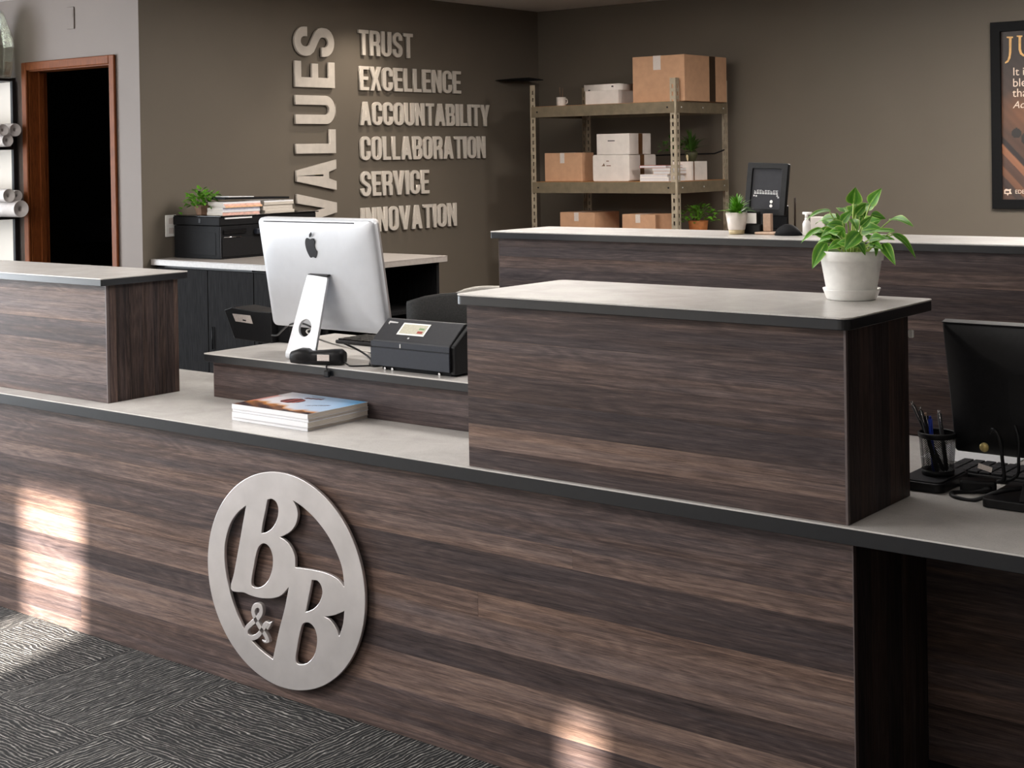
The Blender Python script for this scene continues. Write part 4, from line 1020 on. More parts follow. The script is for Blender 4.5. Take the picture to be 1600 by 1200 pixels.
ph = U(1150, 332, Y=1.13).z-H5
b = BM(); lathe(b, [(pr*.74, .014), (pr*.78, .016), (pr, ph), (pr*.95, ph+.001), (pr*.9, ph-.01), (0, ph-.012)], SP, 32); obj('pot', b, 'mug', sp_)
b = BM(); lathe(b, [(0, .0006), (pr*.68, .0006), (pr*.745, .0145), (0, .0145)], SP, 32); obj('glazed_foot', b, 'sand', sp_)
b = BM(); lathe(b, [(0, ph-.006), (pr*.9, ph-.008)], SP, 20); obj('soil', b, 'soil', sp_)
tuft(sp_, SP+Vector((0, 0, ph-.008)), 90, .04, .078, 1.0, .012, 'leaf_small', 1.0, 3)
# framed sign on an easel foot
sg = thing('counter_sign', 'black framed counter sign with faint white print standing on the rear counter', 'sign', (-2.19, 1.24, H5))
YS = 1.25
ft = [U(u, v, Y=YS+.02) for u, v in ((1171, 254), (1231, 253))]; fb = [U(u, v, Y=YS) for u, v in ((1163, 326), (1224, 341))]
sx0_, sx1_ = U(1170, 300, Y=YS).x, U(1233, 300, Y=YS).x
ztp, zbt = U(1200, 254, Y=YS+.045).z, H5+.055
SGM = Matrix.Translation(((sx0_+sx1_)/2-.004, YS-.02, zbt)) @ Matrix.Rotation(-math.radians(8), 4, 'X') @ Matrix.Rotation(math.radians(2), 4, 'Y')
SW, SH = (sx1_-sx0_), (ztp-zbt)
b = BM()
me = outline_mesh('frame', [rrect(-SW/2, SW/2, 0, SH, .004, 3), rrect(-SW/2+.018, SW/2-.020, .02, SH-.018, .003, 3)], .016, .001)
b = mesh_bm(me, SGM @ PLN); obj('frame', b, 'black', sg)
b = BM(); box(b, -SW/2+.016, SW/2-.018, -.003, .006, .018, SH-.016); xf(b, SGM); pnl = obj('panel', b, 'slate', sg)
b = BM(); rnd = random.Random(5)
gw = (SW-.056)/9
for i in range(9):
    x = -SW/2+.028+i*gw; box(b, x, x+gw*.8, -.0038, -.0031, SH*.40, SH*.40+.003); box(b, x+gw*.08, x+gw*.24, -.0038, -.0031, SH*.40+.003, SH*.40+.011); box(b, x+gw*.5, x+gw*.66, -.0038, -.0031, SH*.40+.003, SH*.40+.009)
    if i % 3: box(b, x, x+gw*.8, -.0038, -.0031, SH*.40+.011, SH*.40+.0125)
for (x, z_) in ((-SW/2+.026, .35), (-SW/2+.034, .345), (SW/2-.034, .36), (SW/2-.030, .33)): box(b, x, x+.005, -.0038, -.0031, SH*z_, SH*z_+.005)
xf(b, SGM); obj('white_lettering', b, 'mark', pnl, kind='stuff')
b = BM()
for z_ in (.26, .18): lathe(b, [(0, 0), (.0055, .0), (.0055, .0008), (0, .0008)], (0, 0, 0), 14) if False else tube(b, [(.020, -.0042, SH*z_), (.020, -.0031, SH*z_)], .005, 12)
xf(b, SGM); obj('white_dots', b, 'white', pnl, kind='stuff')
b = BM(); box(b, sx0_-.005, sx1_+.012, YS-.012, YS+.04, H5+.0006, H5+.012, .003); box(b, sx0_+.02, sx1_-.004, YS-.010, YS+.004, H5+.012, zbt+.03, .002); obj('easel_foot', b, 'black', sg)
lg0 = U(1241, 350, Y=1.28); b = BM(); tube(b, [(lg0.x, 1.285, H5+.001), U(1242, 309, Y=1.275)], .0035, 8); tag(obj('slim_rod', b, 'tape_dark'), 'thin dark rod standing behind the framed sign', 'rod')
# small card holder and cards
ch = thing('card_holder', 'small black holder with a white card at the foot of the sign', 'card holder', (-2.255, 1.16, H5))
c0 = U(1165, 349, Y=1.15).x; c1 = U(1182, 349, Y=1.15).x
b = BM(); box(b, c0-.008, c1+.012, 1.151, 1.185, H5+.0006, H5+.030, .003); box(b, c0-.004, c1+.004, 1.165, 1.170, H5+.030, U(1174, 331, Y=1.15).z); obj('holder', b, 'black', ch)
b = BM(); box(b, c0, c1, 1.1485, 1.1505, U(1174, 349, Y=1.15).z, U(1174, 333, Y=1.15).z); obj('card', b, 'white', ch)
c0 = U(1192, 345, Y=1.16).x; c1 = U(1204, 345, Y=1.16).x
b = BM(); box(b, c0, c1, 1.160, 1.176, H5+.0092, U(1198, 334, Y=1.16).z, .001); tag(obj('card_stack', b, 'beige'), 'upright beige card leaning at the sign foot', 'card')
c0 = U(1177, 357, Y=1.12).x; c1 = U(1208, 357, Y=1.12).x
b = BM(); box(b, c0, c1, 1.125, 1.178, H5+.0006, H5+.008, .002); tag(obj('card_tray', b, 'beige'), 'flat tan card tray in front of the framed sign', 'tray')
b = BM(); rr_ = BM()
prev = None
c0 = U(1211, 358, Y=1.12).x; c1 = U(1249, 358, Y=1.12).x
for i in range(11):
    t = i/10; x = c0+(c1-c0)*t; hh = .008+.026*math.sin(PI*min(1, t*1.05))**.6; hw = .012+.02*math.sin(PI*t)**.7
    ring_ = [b.verts.new((x, 1.128+hw*math.cos(a), H5+.0006+max(0, hh*math.sin(a)))) for a in [PI*k/8 for k in range(9)]]
    if prev:
        for k in range(8):
            f_ = b.faces.new((prev[k], prev[k+1], ring_[k+1], ring_[k])); f_.smooth = True
        b.faces.new((prev[8], prev[0], ring_[0], ring_[8]))
    else: b.faces.new(ring_)
    prev = ring_
b.faces.new(prev); bmesh.ops.recalc_face_normals(b, faces=b.faces); rr_.free()
tag(obj('pouch', b, 'black_matte'), 'soft black pouch lying between the sign and white bottle', 'pouch')
pb = thing('pump_bottle', 'white pump bottle standing on the rear counter', 'bottle', (-2.065, 1.15, H5))
bx = U(1258, 355, Y=1.13).x; br = abs(U(1265, 350, Y=1.13).x-U(1252, 350, Y=1.13).x)/2*.9; bh = U(1258, 344, Y=1.13).z-H5
b = BM(); lathe(b, [(0, .0006), (br*.95, .0006), (br, .004), (br, bh*.75), (br*.75, bh*.92), (br*.45, bh), (br*.45, bh+.006), (0, bh+.006)], (bx, 1.14, H5), 28); obj('bottle', b, 'white', pb)
b = BM(); tube(b, [(bx, 1.14, H5+bh+.0062), (bx, 1.14, H5+bh+.018)], .005, 10); tube(b, [(bx-.012, 1.14, H5+bh+.020), (bx+.018, 1.14, H5+bh+.020)], .004, 8); obj('pump', b, 'white', pb)
b0 = U(1266, 355, Y=1.19).x
b = BM(); box(b, b0, b0+.048, 1.19, 1.23, H5+.0006, U(1270, 339, Y=1.19).z, .002); o = obj('tissue_box', b, 'whitebox'); tag(o, 'small white carton behind the pump bottle', 'carton')

# ================================================================== PRINTER CABINET
cb = thing('storage_cabinet', 'black storage cabinet with grey top holding the printer', 'cabinet', (-5.76, 2.65, 0))
CX0, CX1, CY0, CY1, CZ0, CZ1 = -6.425, -5.085, 2.165, 3.10, .978, 1.010
b = BM(); box(b, CX0+.02, CX1-.05, CY0+.035, CY0+.039, .06, CZ0-.012); obj('front_backing', b, 'black', cb)
dgx = U(326, 480, Y=CY0+.02).x; dg2 = U(281, 480, Y=CY0+.02).x
cuts = [CX0+.02, dgx-(dgx-(CX0+.02))/1.0, dgx, dgx+.45, CX1-.05]
for a, c in ((CX0+.02, dgx), (dgx, dgx+.36), (dgx+.36, CX1-.05)):
    b = BM(); box(b, a+.002, c-.002, CY0+.016, CY0+.034, .07, CZ0-.014, .0015); d_ = obj('door', b, 'black_wood', cb)
    b = BM(); tube(b, [(a+.04, CY0+.008, .55), (a+.04, CY0+.008, .67)], .004, 8); obj('handle', b, 'black', d_)
b = BM(); box(b, CX0+.02, CX1-.05, CY0+.06, CY0+.075, 0.001, .068); obj('plinth', b, 'black', cb)
for y0_, y1_ in ((CY0+.04, CY0+.06), (CY1-.06, CY1-.04)):
    b = BM(); box(b, CX1-.55, CX1-.03, y0_, y1_, .06, CZ0-.0005); obj('side_panel', b, 'black_wood', cb)
b = BM(); box(b, CX0+.02, CX1-.56, CY0+.04, CY1-.04, .06, CZ0-.0005); obj('carcass', b, 'black', cb)
for z_ in (.06, .72): 
    b = BM(); box(b, CX1-.555, CX1-.045, CY0+.0605, CY1-.0605, z_, z_+.018); obj('shelf', b, 'black_wood', cb)
b = BM(); box(b, CX1-.075, CX1-.055, CY0+.07, CY0+.35, .738, .748, .001); obj('copper_rail', b, 'casing', cb)
b = BM(); lathe(b, [(0, 0), (.02, 0), (.024, .02), (.018, .034), (0, .036)], (CX1-.10, CY0+.22, .86), 16); obj('knob', b, 'chrome', cb)
slab(cb, CX0, CX1, CY0, CY1, CZ0, CZ1, 'top_grey', .006)
# printer
prn = thing('printer', 'large black office printer on the grey-topped cabinet', 'printer', (-6.15, 2.6, CZ1))
QX0, QX1, QY0, QY1 = -6.405, -6.015, 2.315, 3.02
pz = U(340, 338, X=QX1).z
b = BM(); box(b, QX0, QX1-.006, QY0, QY1, CZ1+.0006, pz-.055, .004, 2); obj('body', b, 'black_matte', prn)
b = BM(); box(b, QX0-.004, QX1-.002, QY0-.004, QY1+.004, pz-.053, pz-.006, .005, 2); obj('scanner_unit', b, 'black_matte', prn)
b = BM(); box(b, QX0-.002, QX1+.006, QY0-.002, QY1+.02, pz-.0055, pz, .002); obj('lid', b, 'black_gloss', prn)
b = BM(); box(b, QX1-.0055, QX1-.001, QY0+.012, QY0+.30, CZ1+.012, CZ1+.115, .003); tr = obj('paper_tray', b, 'black', prn)
b = BM(); tube(b, [(QX1+.001, QY0+.02, CZ1+.118), (QX1+.001, QY0+.14, CZ1+.118)], .0022, 6); obj('handle', b, 'chrome', tr)
b = BM(); box(b, QX1-.0055, QX1+.004, QY0+.02, QY0+.18, CZ1+.135, CZ1+.16, .006, 2); obj('output_cover', b, 'black_gloss', prn)
b = BM(); box(b, QX1-.0055, QX1+.02, QY0+.24, QY0+.32, CZ1+.125, CZ1+.155, .004); obj('control_panel', b, 'navy', prn)
b = BM(); box(b, QX1-.0018, QX1+.004, QY0+.03, QY0+.22, pz-.018, pz-.010); obj('paper_edge', b, 'paper', prn)
b = BM(); box(b, QX1-.0058, QX1-.0035, QY0+.002, QY0+.006, CZ1+.006, pz-.058); obj('corner_trim', b, 'slate', prn)
b = BM(); box(b, QX0+.14, QX1-.04, QY0-.0018, QY0-.0002, CZ1+.02, pz-.09, .001); obj('side_cover', b, 'black_matte', prn)
e0 = U(311, 345, Y=QY0-.006); b = BM(); box(b, e0.x-.006, e0.x+.012, QY0-.0062, QY0-.0045, e0.z-.012, e0.z+.012, .001); obj('badge', b, 'slate', prn)
# papers on the printer: two piles side by side
GP = 'magazines piled on the printer'
def pile(items, x1, y0, y1, wd_, seed):
    z_ = pz+.0006; rnd = random.Random(seed)
    for th, mt, lab in items:
        dx, dy = rnd.uniform(-.008, .008), rnd.uniform(-.008, .008)
        a0, a1, c0_, c1_ = x1-wd_+dx, x1+dx, y0+dy, y1+dy
        t = thing('magazine', lab, 'magazine', ((a0+a1)/2, (c0_+c1_)/2, z_), GP)
        b = BM(); box(b, a0, a1-.0015, c0_+.001, c1_-.001, z_+.0006, z_+th-.0008); obj('pages', b, 'pages', t)
        b = BM(); box(b, a1-.0014, a1, c0_, c1_, z_, z_+th-.0001); obj('spine', b, mt, t)
        b = BM(); box(b, a0, a1-.0015, c0_, c1_, z_+th-.0007, z_+th-.0001); obj('cover', b, 'paper', t)
        z_ += th
    return z_
za_ = pile([(.016, 'pink', 'lowest pink and white magazine of the pile on the printer'), (.011, 'paper', 'white-edged booklet above the lowest magazine on the printer'), (.014, 'lilac', 'pale blue magazine in the pile on the printer'), (.011, 'orange', 'orange-spined magazine in the pile on the printer'), (.010, 'pink', 'salmon magazine under the white booklet on the printer'), (.010, 'paper', 'white booklet on top of the coloured printer pile')], -6.035, U(350, 325, X=-6.035).y, U(409, 325, X=-6.035).y-.006, .13, 4)
zb_ = pile([(.017, 'pages', 'bottom grey-edged catalogue of the pile behind the computer top'), (.016, 'pages', 'second grey-edged catalogue from the bottom on the printer'), (.014, 'pages', 'third grey-edged catalogue from the bottom on the printer'), (.015, 'pages', 'fourth grey-edged catalogue from the bottom on the printer'), (.008, 'paper', 'thin white booklet on top of the grey-edged catalogues')], -6.03, U(411, 325, X=-6.03).y+.006, U(458, 325, X=-6.03).y, .20, 6)
ya_ = U(352, 310, X=-6.05).y; yb2 = U(452, 310, X=-6.05).y; zz = max(za_, zb_)+.001
t = thing('folder', 'dark folder laid across the top of both printer piles', 'folder', (-6.15, (ya_+yb2)/2, zz))
FM = Matrix.Translation((-6.15, (ya_+yb2)/2, zz)) @ Matrix.Rotation(math.radians(-1.2), 4, 'X')
b = BM(); box(b, -.01, .10, -(yb2-ya_)/2, (yb2-ya_)/2, .008, .020, .001); xf(b, FM); obj('cover', b, 'black_matte', t)
b = BM(); box(b, -.008, .105, -(yb2-ya_)/2+.02, -(yb2-ya_)/2+.20, .0205, .025); xf(b, FM); obj('sheets', b, 'paper', t)
# plant on the printer
q = U(317, 333, Y=QY0+.062); PP = Vector((q.x, QY0+.062, pz+.0006))
pp = thing('potted_plant', 'bushy small green plant in a brown clay pot on the printer', 'potted plant', PP)
b = BM(); lathe(b, [(0, .0), (.034, .0), (.037, .004), (.052, .050), (.052, .056), (.046, .056), (.043, .048), (0, .046)], PP, 7, False); obj('pot', b, 'clay', pp)
bushy(pp, PP+Vector((0, 0, .05)), 190, .085, .10, .030, 'leaf_small', 11, 9)
for k in range(7):
    p = Vector((q.x-.13-.02*random.random(), QY0+.03+.02*random.random(), pz+.03-.028*k)); 
    if k < 2: obj('leaf', leaf_bm(p, p+Vector((-.02, -.012, .012)), .02, (0, -.5, 1), .1, .2, 4), 'leaf_small', pp)
# wall outlet
ol = thing('wall_outlet', 'white wall outlet plate beside the printer on the taupe wall', 'outlet', (WX, 2.31, 1.12))
b = BM(); box(b, WX+.0005, WX+.006, 2.272, 2.348, 1.125, 1.245, .002); obj('plate', b, 'white', ol)
for z_ in (1.158, 1.212):
    b = BM(); box(b, WX+.006, WX+.0075, 2.294, 2.326, z_-.016, z_+.016, .003); obj('socket', b, 'tape_light', ol)

# ================================================================== OFFICE CHAIRS
def chair(label, x, y, rot, ztop, mat, wb):
    t = thing('office_chair', label, 'chair', (x, y, 0), None, rot)
    def lo(name, bm, m, par=t): return obj(name, bm, m, par, world=False)
    b = BM(); prev = None
    for i in range(9):
        t_ = i/8*2-1; xx = t_*wb/2; yy = .05*(1-t_*t_)
        hz = ztop-.03*abs(t_)**3; lz = ztop-.50
        ring_ = [b.verts.new((xx, yy+dy, z_)) for dy, z_ in ((0, lz), (.03, lz), (.03, hz-.01), (.022, hz), (.008, hz), (0, hz-.01))]
        if prev:
            for k in range(6):
                f_ = b.faces.new((prev[k], prev[(k+1) % 6], ring_[(k+1) % 6], ring_[k])); f_.smooth = True
        else: b.faces.new(ring_)
        prev = ring_
    b.faces.new(prev); bmesh.ops.recalc_face_normals(b, faces=b.faces); lo('backrest', b, mat)
    b = BM(); prism(b, rrect(-.24, .24, -.46, .02, .07, 5), XY, .44, .51, .02, 2); lo('seat', b, 'black_matte')
    b = BM(); tube(b, spline([(0, -.10, .43), (0, .06, .42), (0, .095, .50), (0, .085, .66)], 5), .02, 8); lo('back_post', b, 'black')
    for s_ in (-1, 1):
        b = BM(); tube(b, spline([(s_*.25, -.12, .45), (s_*.285, -.12, .55), (s_*.285, -.14, .66)], 4), .015, 8); box(b, s_*.285-.035, s_*.285+.035, -.27, -.02, .66, .685, .01, 2); lo('armrest', b, 'black')
    b = BM(); tube(b, [(0, -.2, .12), (0, -.2, .44)], .028, 12); lo('gas_lift', b, 'black')
    for k in range(5):
        a = 2*PI*k/5+.3; b = BM(); e = Vector((math.cos(a)*.27, -.2+math.sin(a)*.27, .085)); tube(b, [(0, -.2, .13), e], .02, 8, radii=[.028, .016])
        lg_ = lo('leg', b, 'black')
        b = BM(); tube(b, [e+Vector((-.02*math.sin(a), .02*math.cos(a), -.056)), e+Vector((.02*math.sin(a), -.02*math.cos(a), -.056))], .0285, 14); lo('caster', b, 'black', lg_)
    return t
q = U(742, 458, Y=1.55); chair('black office chair behind the riser beside the printer cabinet', q.x, 1.50, math.radians(26), q.z, 'chair_black', .49)
q = U(767, 448, Y=2.62); chair('office chair with pale grey back behind the raised counter unit', q.x, 2.6, math.radians(26), q.z, 'grey_fab', .34)

# ================================================================== METAL SHELVING
SX0, SX1, SY0, SY1 = -5.932, -4.782, 4.955, 5.60
SZ = [(1.796, 1.868), (1.288, 1.361), (.922, .995), (.30, .37)]
sh = thing('shelving_unit', 'galvanised boltless shelving unit with slotted posts against the back wall', 'shelving unit', ((SX0+SX1)/2, (SY0+SY1)/2, 0))
def slots_mesh(w_, h_):
    lps = [[(0, 0), (w_, 0), (w_, h_), (0, h_)]]
    z_ = .03
    while z_ < h_-.03:
        lps.append([(w_*.38, z_), (w_*.68, z_), (w_*.68, z_+.026), (w_*.38, z_+.026)]); z_ += .048
    return outline_mesh('post', lps, .002)
pmesh = slots_mesh(.042, 2.015)
YZM = Matrix(((0, 0, 1, 0), (1, 0, 0, 0), (0, 1, 0, 0), (0, 0, 0, 1)))
for xx, yy, fx, fy in ((SX0, SY0, 1, 1), (SX1, SY0, -1, 1), (SX0, SY1, 1, -1), (SX1, SY1, -1, -1)):
    b = bmesh.new(); b.from_mesh(pmesh); xf(b, Matrix.Translation((xx, yy, .001)) @ Matrix.Scale(fx, 4, (1, 0, 0)) @ PLN)
    b2 = bmesh.new(); b2.from_mesh(pmesh); xf(b2, Matrix.Translation((xx, yy, .001)) @ Matrix.Scale(fy, 4, (0, 1, 0)) @ YZM)
    tm = bpy.data.meshes.new('t'); b2.to_mesh(tm); b2.free(); b.from_mesh(tm); bmesh.ops.recalc_face_normals(b, faces=b.faces)
    obj('post', b, 'shelf_metal', sh)
for z0_, z1_ in SZ:
    b = BM()
    box(b, SX0+.01, SX1-.01, SY0-.004, SY0-.0015, z0_, z1_, .0006); bm_ = obj('beam', b, 'shelf_beam', sh)
    b = BM()
    for x_ in (SX0+.06, SX1-.06): tube(b, [(x_, SY0-.0065, z0_+.036), (x_, SY0-.004, z0_+.036)], .006, 10)
    obj('rivets', b, 'black', bm_, kind='stuff')
    b = BM(); box(b, SX0+.01, SX1-.01, SY1+.0015, SY1+.004, z0_, z1_, .0006); obj('beam', b, 'shelf_beam', sh)
    for x_, s_ in ((SX0, -1), (SX1, 1)):
        b = BM(); box(b, x_+s_*.0015, x_+s_*.004, SY0+.01, SY1-.01, z0_, z1_, .0006); sb_ = obj('beam', b, 'shelf_beam', sh)
        b = BM()
        for y_ in (SY0+.06, (SY0+SY1)/2, SY1-.06): tube(b, [(x_+s_*.004, y_, z0_+.036), (x_+s_*.0065, y_, z0_+.036)], .005, 10)
        obj('rivets', b, 'mark', sb_, kind='stuff')
    b = BM(); box(b, SX0+.004, SX1-.004, SY0+.003, SY1-.003, z1_-.016, z1_+.002); obj('shelf_board', b, 'particle', sh)
b = BM(); box(b, SX0+.002, SX1, SY1-.004, SY1-.002, 1.97, 1.985); obj('top_brace', b, 'shelf_beam', sh)
b = BM(); tube(b, [(SX0, SY1-.004, 1.52), (SX1-.10, SY1-.004, 1.535), (SX1-.02, SY1-.004, 1.56)], .005, 6); obj('brace_wire', b, 'black', sh)
ZT, ZM, ZB = SZ[0][1]+.0026, SZ[1][1]+.0026, SZ[2][1]+.0026
FY = 5.02
def carton(name, label, cat, u0, u1, vtop, u2, zb, mat, fy=FY, lid=False, tape=True, group=None, stape=None, r=None, vref=None):
    x0_, x1_ = U(u0, vtop+10, Y=fy).x, U(u1, vtop+10, Y=fy).x
    zt_ = U((u0+u1)/2, vtop, Y=fy).z
    y1_ = min(U(u2, vtop+20, X=x1_).y, 5.55)
    t = thing(name, label, cat, ((x0_+x1_)/2, (fy+y1_)/2, zb), group)
    b = BM()
    if r: prism(b, rrect(x0_, x1_, zb, zt_, r, 4), XZ, fy, y1_, .003)
    else: box(b, x0_, x1_, fy, y1_, zb, zt_, .0025)
    obj('body', b, mat, t)
    if lid:
        b = BM(); h_ = (zt_-zb)*.33
        me_ = outline_mesh('lid', [[(x0_-.004, fy-.004), (x1_+.004, fy-.004), (x1_+.004, y1_+.004), (x0_-.004, y1_+.004)], [(x0_-.0005, fy-.0005), (x1_+.0005, fy-.0005), (x1_+.0005, y1_+.0005), (x0_-.0005, y1_+.0005)]], h_)
        b = mesh_bm(me_, Matrix.Translation((0, 0, zt_-h_/2+.003))); box(b, x0_-.004, x1_+.004, fy-.004, y1_+.004, zt_+.0005, zt_+.003); obj('lid', b, mat, t)
    if tape:
        xm = x0_+(x1_-x0_)*.48; tw = .018 if x1_-x0_ < .35 else .028
        b = BM(); box(b, xm-tw, xm+tw, fy-.0015, fy-.0003, zt_-min(.09, (zt_-zb)*.36), zt_-.001); box(b, xm-tw, xm+tw, fy-.0015, y1_-.01, zt_+.0003, zt_+.0012); obj('tape', b, 'tape_light', t)
    if stape:
        ya, yb_ = fy+(y1_-fy)*stape[0], fy+(y1_-fy)*stape[1]
        b = BM(); box(b, x1_+.0003, x1_+.0015, ya, yb_, zb+.001, zt_-.001); obj('side_tape', b, stape[2], t)
    return t, (x0_, x1_, fy, y1_, zb, zt_)
carton('cardboard_box', 'largest brown cardboard box on the top shelf', 'box', 988, 1069, 87, 1137, ZT, 'card', stape=(.58, .72, 'tape_dark'))
t, bb = carton('archive_box', 'white lidded box on the top shelf beside the large cardboard box', 'box', 914, 966, 132, 992, ZT, 'whitebox', lid=True, tape=False)
b = BM(); box(b, bb[0]+.03, bb[0]+.045, bb[2]-.0055, bb[2]-.0042, bb[5]-.04, bb[5]-.032); box(b, bb[1]-.05, bb[1]-.035, bb[2]-.0055, bb[2]-.0042, bb[5]-.02, bb[5]-.012); obj('print_mark', b, 'slate', t, kind='stuff')
carton('cardboard_box', 'brown cardboard box with pale tape on the middle shelf', 'box', 851, 909, 239, 928, ZM, 'card')
t, bb = carton('white_carton', 'lower of two stacked white cartons on the middle shelf', 'carton', 926, 983, 242, 1025, ZM, 'whitebox', tape=False, stape=(.40, .55, 'tape'), r=.012)
b = BM(); x_, z_ = bb[0]+.07, bb[4]+.10; prism(b, [(x_, z_), (x_+.03, z_), (x_+.02, z_+.02), (x_+.012, z_+.008)], XZ, bb[2]-.0012, bb[2]-.0002); box(b, x_+.04, x_+.075, bb[2]-.0012, bb[2]-.0002, z_, z_+.006); box(b, x_+.04, x_+.06, bb[2]-.0012, bb[2]-.0002, z_+.03, z_+.036); obj('print_mark', b, 'clay', t, kind='stuff')
zt2 = bb[5]+.001
t, bb = carton('white_carton', 'upper of two stacked white cartons on the middle shelf', 'carton', 932, 983, 209, 1017, zt2, 'whitebox', tape=False, stape=(.42, .60, 'tape'))
b = BM(); box(b, bb[0]+.09, bb[0]+.145, bb[2]-.0012, bb[2]-.0002, bb[4]+.088, bb[4]+.094); obj('print_mark', b, 'slate', t, kind='stuff')
carton('cardboard_box', 'brown cardboard box at lower shelf directly below the white cartons', 'box', 875, 929, 332, 968, ZB, 'card')
carton('cardboard_box', 'brown cardboard box on the lower shelf next to the terracotta pot', 'box', 972, 1024, 335, 1050, ZB, 'card')
# books and small boxes on the middle shelf
bx0, bx1 = U(1000, 273, Y=FY).x, U(1045, 273, Y=FY).x
def book(label, x0_, x1_, z0_, th, mat, y0_=FY, dy=.2):
    t = thing('book', label, 'book', ((x0_+x1_)/2, y0_+dy/2, z0_), 'books lying on the middle shelf')
    b = BM(); box(b, x0_+.002, x1_-.002, y0_+.002, y0_+dy, z0_+.0025, z0_+th-.0025); obj('pages', b, 'paper', t)
    b = BM(); box(b, x0_, x1_, y0_, y0_+dy+.002, z0_, z0_+.0024); box(b, x0_, x1_, y0_, y0_+dy+.002, z0_+th-.0024, z0_+th-.0002); box(b, x0_, x0_+.002, y0_, y0_+dy+.002, z0_+.0024, z0_+th-.0024); obj('cover', b, mat, t)
book('thick white book at the bottom of the middle shelf pile', bx0, bx1, ZM, .026, 'white')
book('second white book in the middle shelf pile', bx0+.002, bx1-.01, ZM+.0262, .018, 'white')
xm0, xm1 = U(1020, 260, Y=FY).x, U(1047, 260, Y=FY).x
book('thin brown-edged book higher in the middle shelf pile', xm0, xm1, ZM+.0446, .022, 'beige')
book('narrow pale book in the middle shelf pile', xm0-.005, xm1, ZM+.0668, .018, 'whitebox')
book('red-edged booklet topping the middle shelf pile', U(999, 256, Y=FY).x, xm1-.03, ZM+.0850, .018, 'red')
gx = -4.83; gy0 = U(1081, 265, X=gx).y; gy1 = U(1105, 265, X=gx).y; gz = U(1090, 252, X=gx).z
gb = thing('gift_box', 'small white box tied with string near the right end of middle shelf', 'box', (gx-.06, (gy0+gy1)/2, ZM))
b = BM(); box(b, gx-.15, gx, gy0, gy1, ZM, gz, .0015); obj('body', b, 'whitebox', gb)
b = BM(); ym = gy0+(gy1-gy0)*.1; box(b, gx-.151, gx+.0015, ym, ym+.012, ZM+.002, gz+.0012); obj('string', b, 'tape', gb)
# mug on the top shelf
q = U(877, 160, Y=5.1); mg = thing('mug', 'small white mug near the end of the top shelf', 'mug', (q.x, 5.1, ZT))
mr = abs(U(884, 160, Y=5.1).x-U(869, 160, Y=5.1).x)/2*.8
b = BM(); lathe(b, [(0, 0), (mr*.9, 0), (mr, .004), (mr, .062), (mr*.92, .062), (mr*.9, .008), (0, .008)], (q.x, 5.1, ZT), 28); obj('cup', b, 'mug', mg)
b = BM(); tube(b, spline([(q.x+mr*.95, 5.1, ZT+.05), (q.x+mr*1.5, 5.1, ZT+.045), (q.x+mr*1.5, 5.1, ZT+.022), (q.x+mr*.95, 5.1, ZT+.014)], 4), .004, 6); obj('handle', b, 'mug', mg)
tw = thing('twig', 'bare twigs standing in the small white mug', 'twig', (q.x, 5.1, ZT+.01))
b = BM(); tube(b, [(q.x-.005, 5.1, ZT+.01), (q.x-.012, 5.1, ZT+.13)], .002, 6); tube(b, [(q.x+.006, 5.1, ZT+.01), (q.x+.014, 5.1, ZT+.125)], .002, 6); obj('stems', b, 'clay', tw)
# plants on the shelving
q = Vector((gx-.06, (gy0+gy1)/2, gz+.0006))
p1 = thing('potted_plant', 'dark green plant in an olive pot on the string-tied box', 'potted plant', q)
b = BM(); lathe(b, [(0, 0), (.030, 0), (.044, .055), (.042, .06), (.036, .052), (0, .05)], q, 24); obj('pot', b, 'darkpot', p1)
tuft(p1, q+Vector((0, 0, .062)), 60, .09, .19, .8, .018, 'leaf_dark', 1.1, 8)
bushy(p1, q+Vector((-.11, .0, .07)), 70, .11, .10, .032, 'leaf_dark', 9, 5)
b = BM(); p_ = q+Vector((.0, -.045, .0)); obj('leaf', leaf_bm(p_+Vector((.0, -.01, .045)), p_+Vector((.012, -.02, -.005)), .014, (.5, -1, .2), .05, .2, 5), 'sand', p1)
yb_ = 5.30; cxp = U(1091, 350, Y=yb_).x
if cxp > SX1-.09: cxp = SX1-.09
yb_ = U(1091, 350, X=cxp).y
q = Vector((cxp, yb_, ZB))
p2 = thing('potted_plant', 'bushy green plant in a terracotta pot on the lower shelf', 'potted plant', q)
zt_ = U(1091, 345, X=cxp).z-ZB; pr2 = .066
b = BM(); lathe(b, [(0, 0), (pr2*.8, 0), (pr2, zt_), (pr2*.97, zt_+.002), (pr2*.9, zt_-.01), (0, zt_-.012)], q, 28); obj('pot', b, 'terracotta', p2)
bushy(p2, q+Vector((0, 0, zt_-.005)), 110, .125, .12, .034, 'leaf_small', 21, 9)
tuft(p2, q+Vector((0, 0, zt_)), 14, .08, .14, .8, .012, 'leaf_small', 1.2, 5)
# black bracket shelf on the side wall near the corner
b = BM(); prism(b, [(5.20, .0), (5.40, .0), (5.57, .006), (5.57, .012), (5.40, .022), (5.20, .003)], YZ, WX+.0005, WX+.15, .001)
xf(b, Matrix.Translation((0, 0, 2.078)))
tag(obj('wall_bracket', b, 'black_matte'), 'flat black bracket on the wall near the shelving corner', 'bracket')

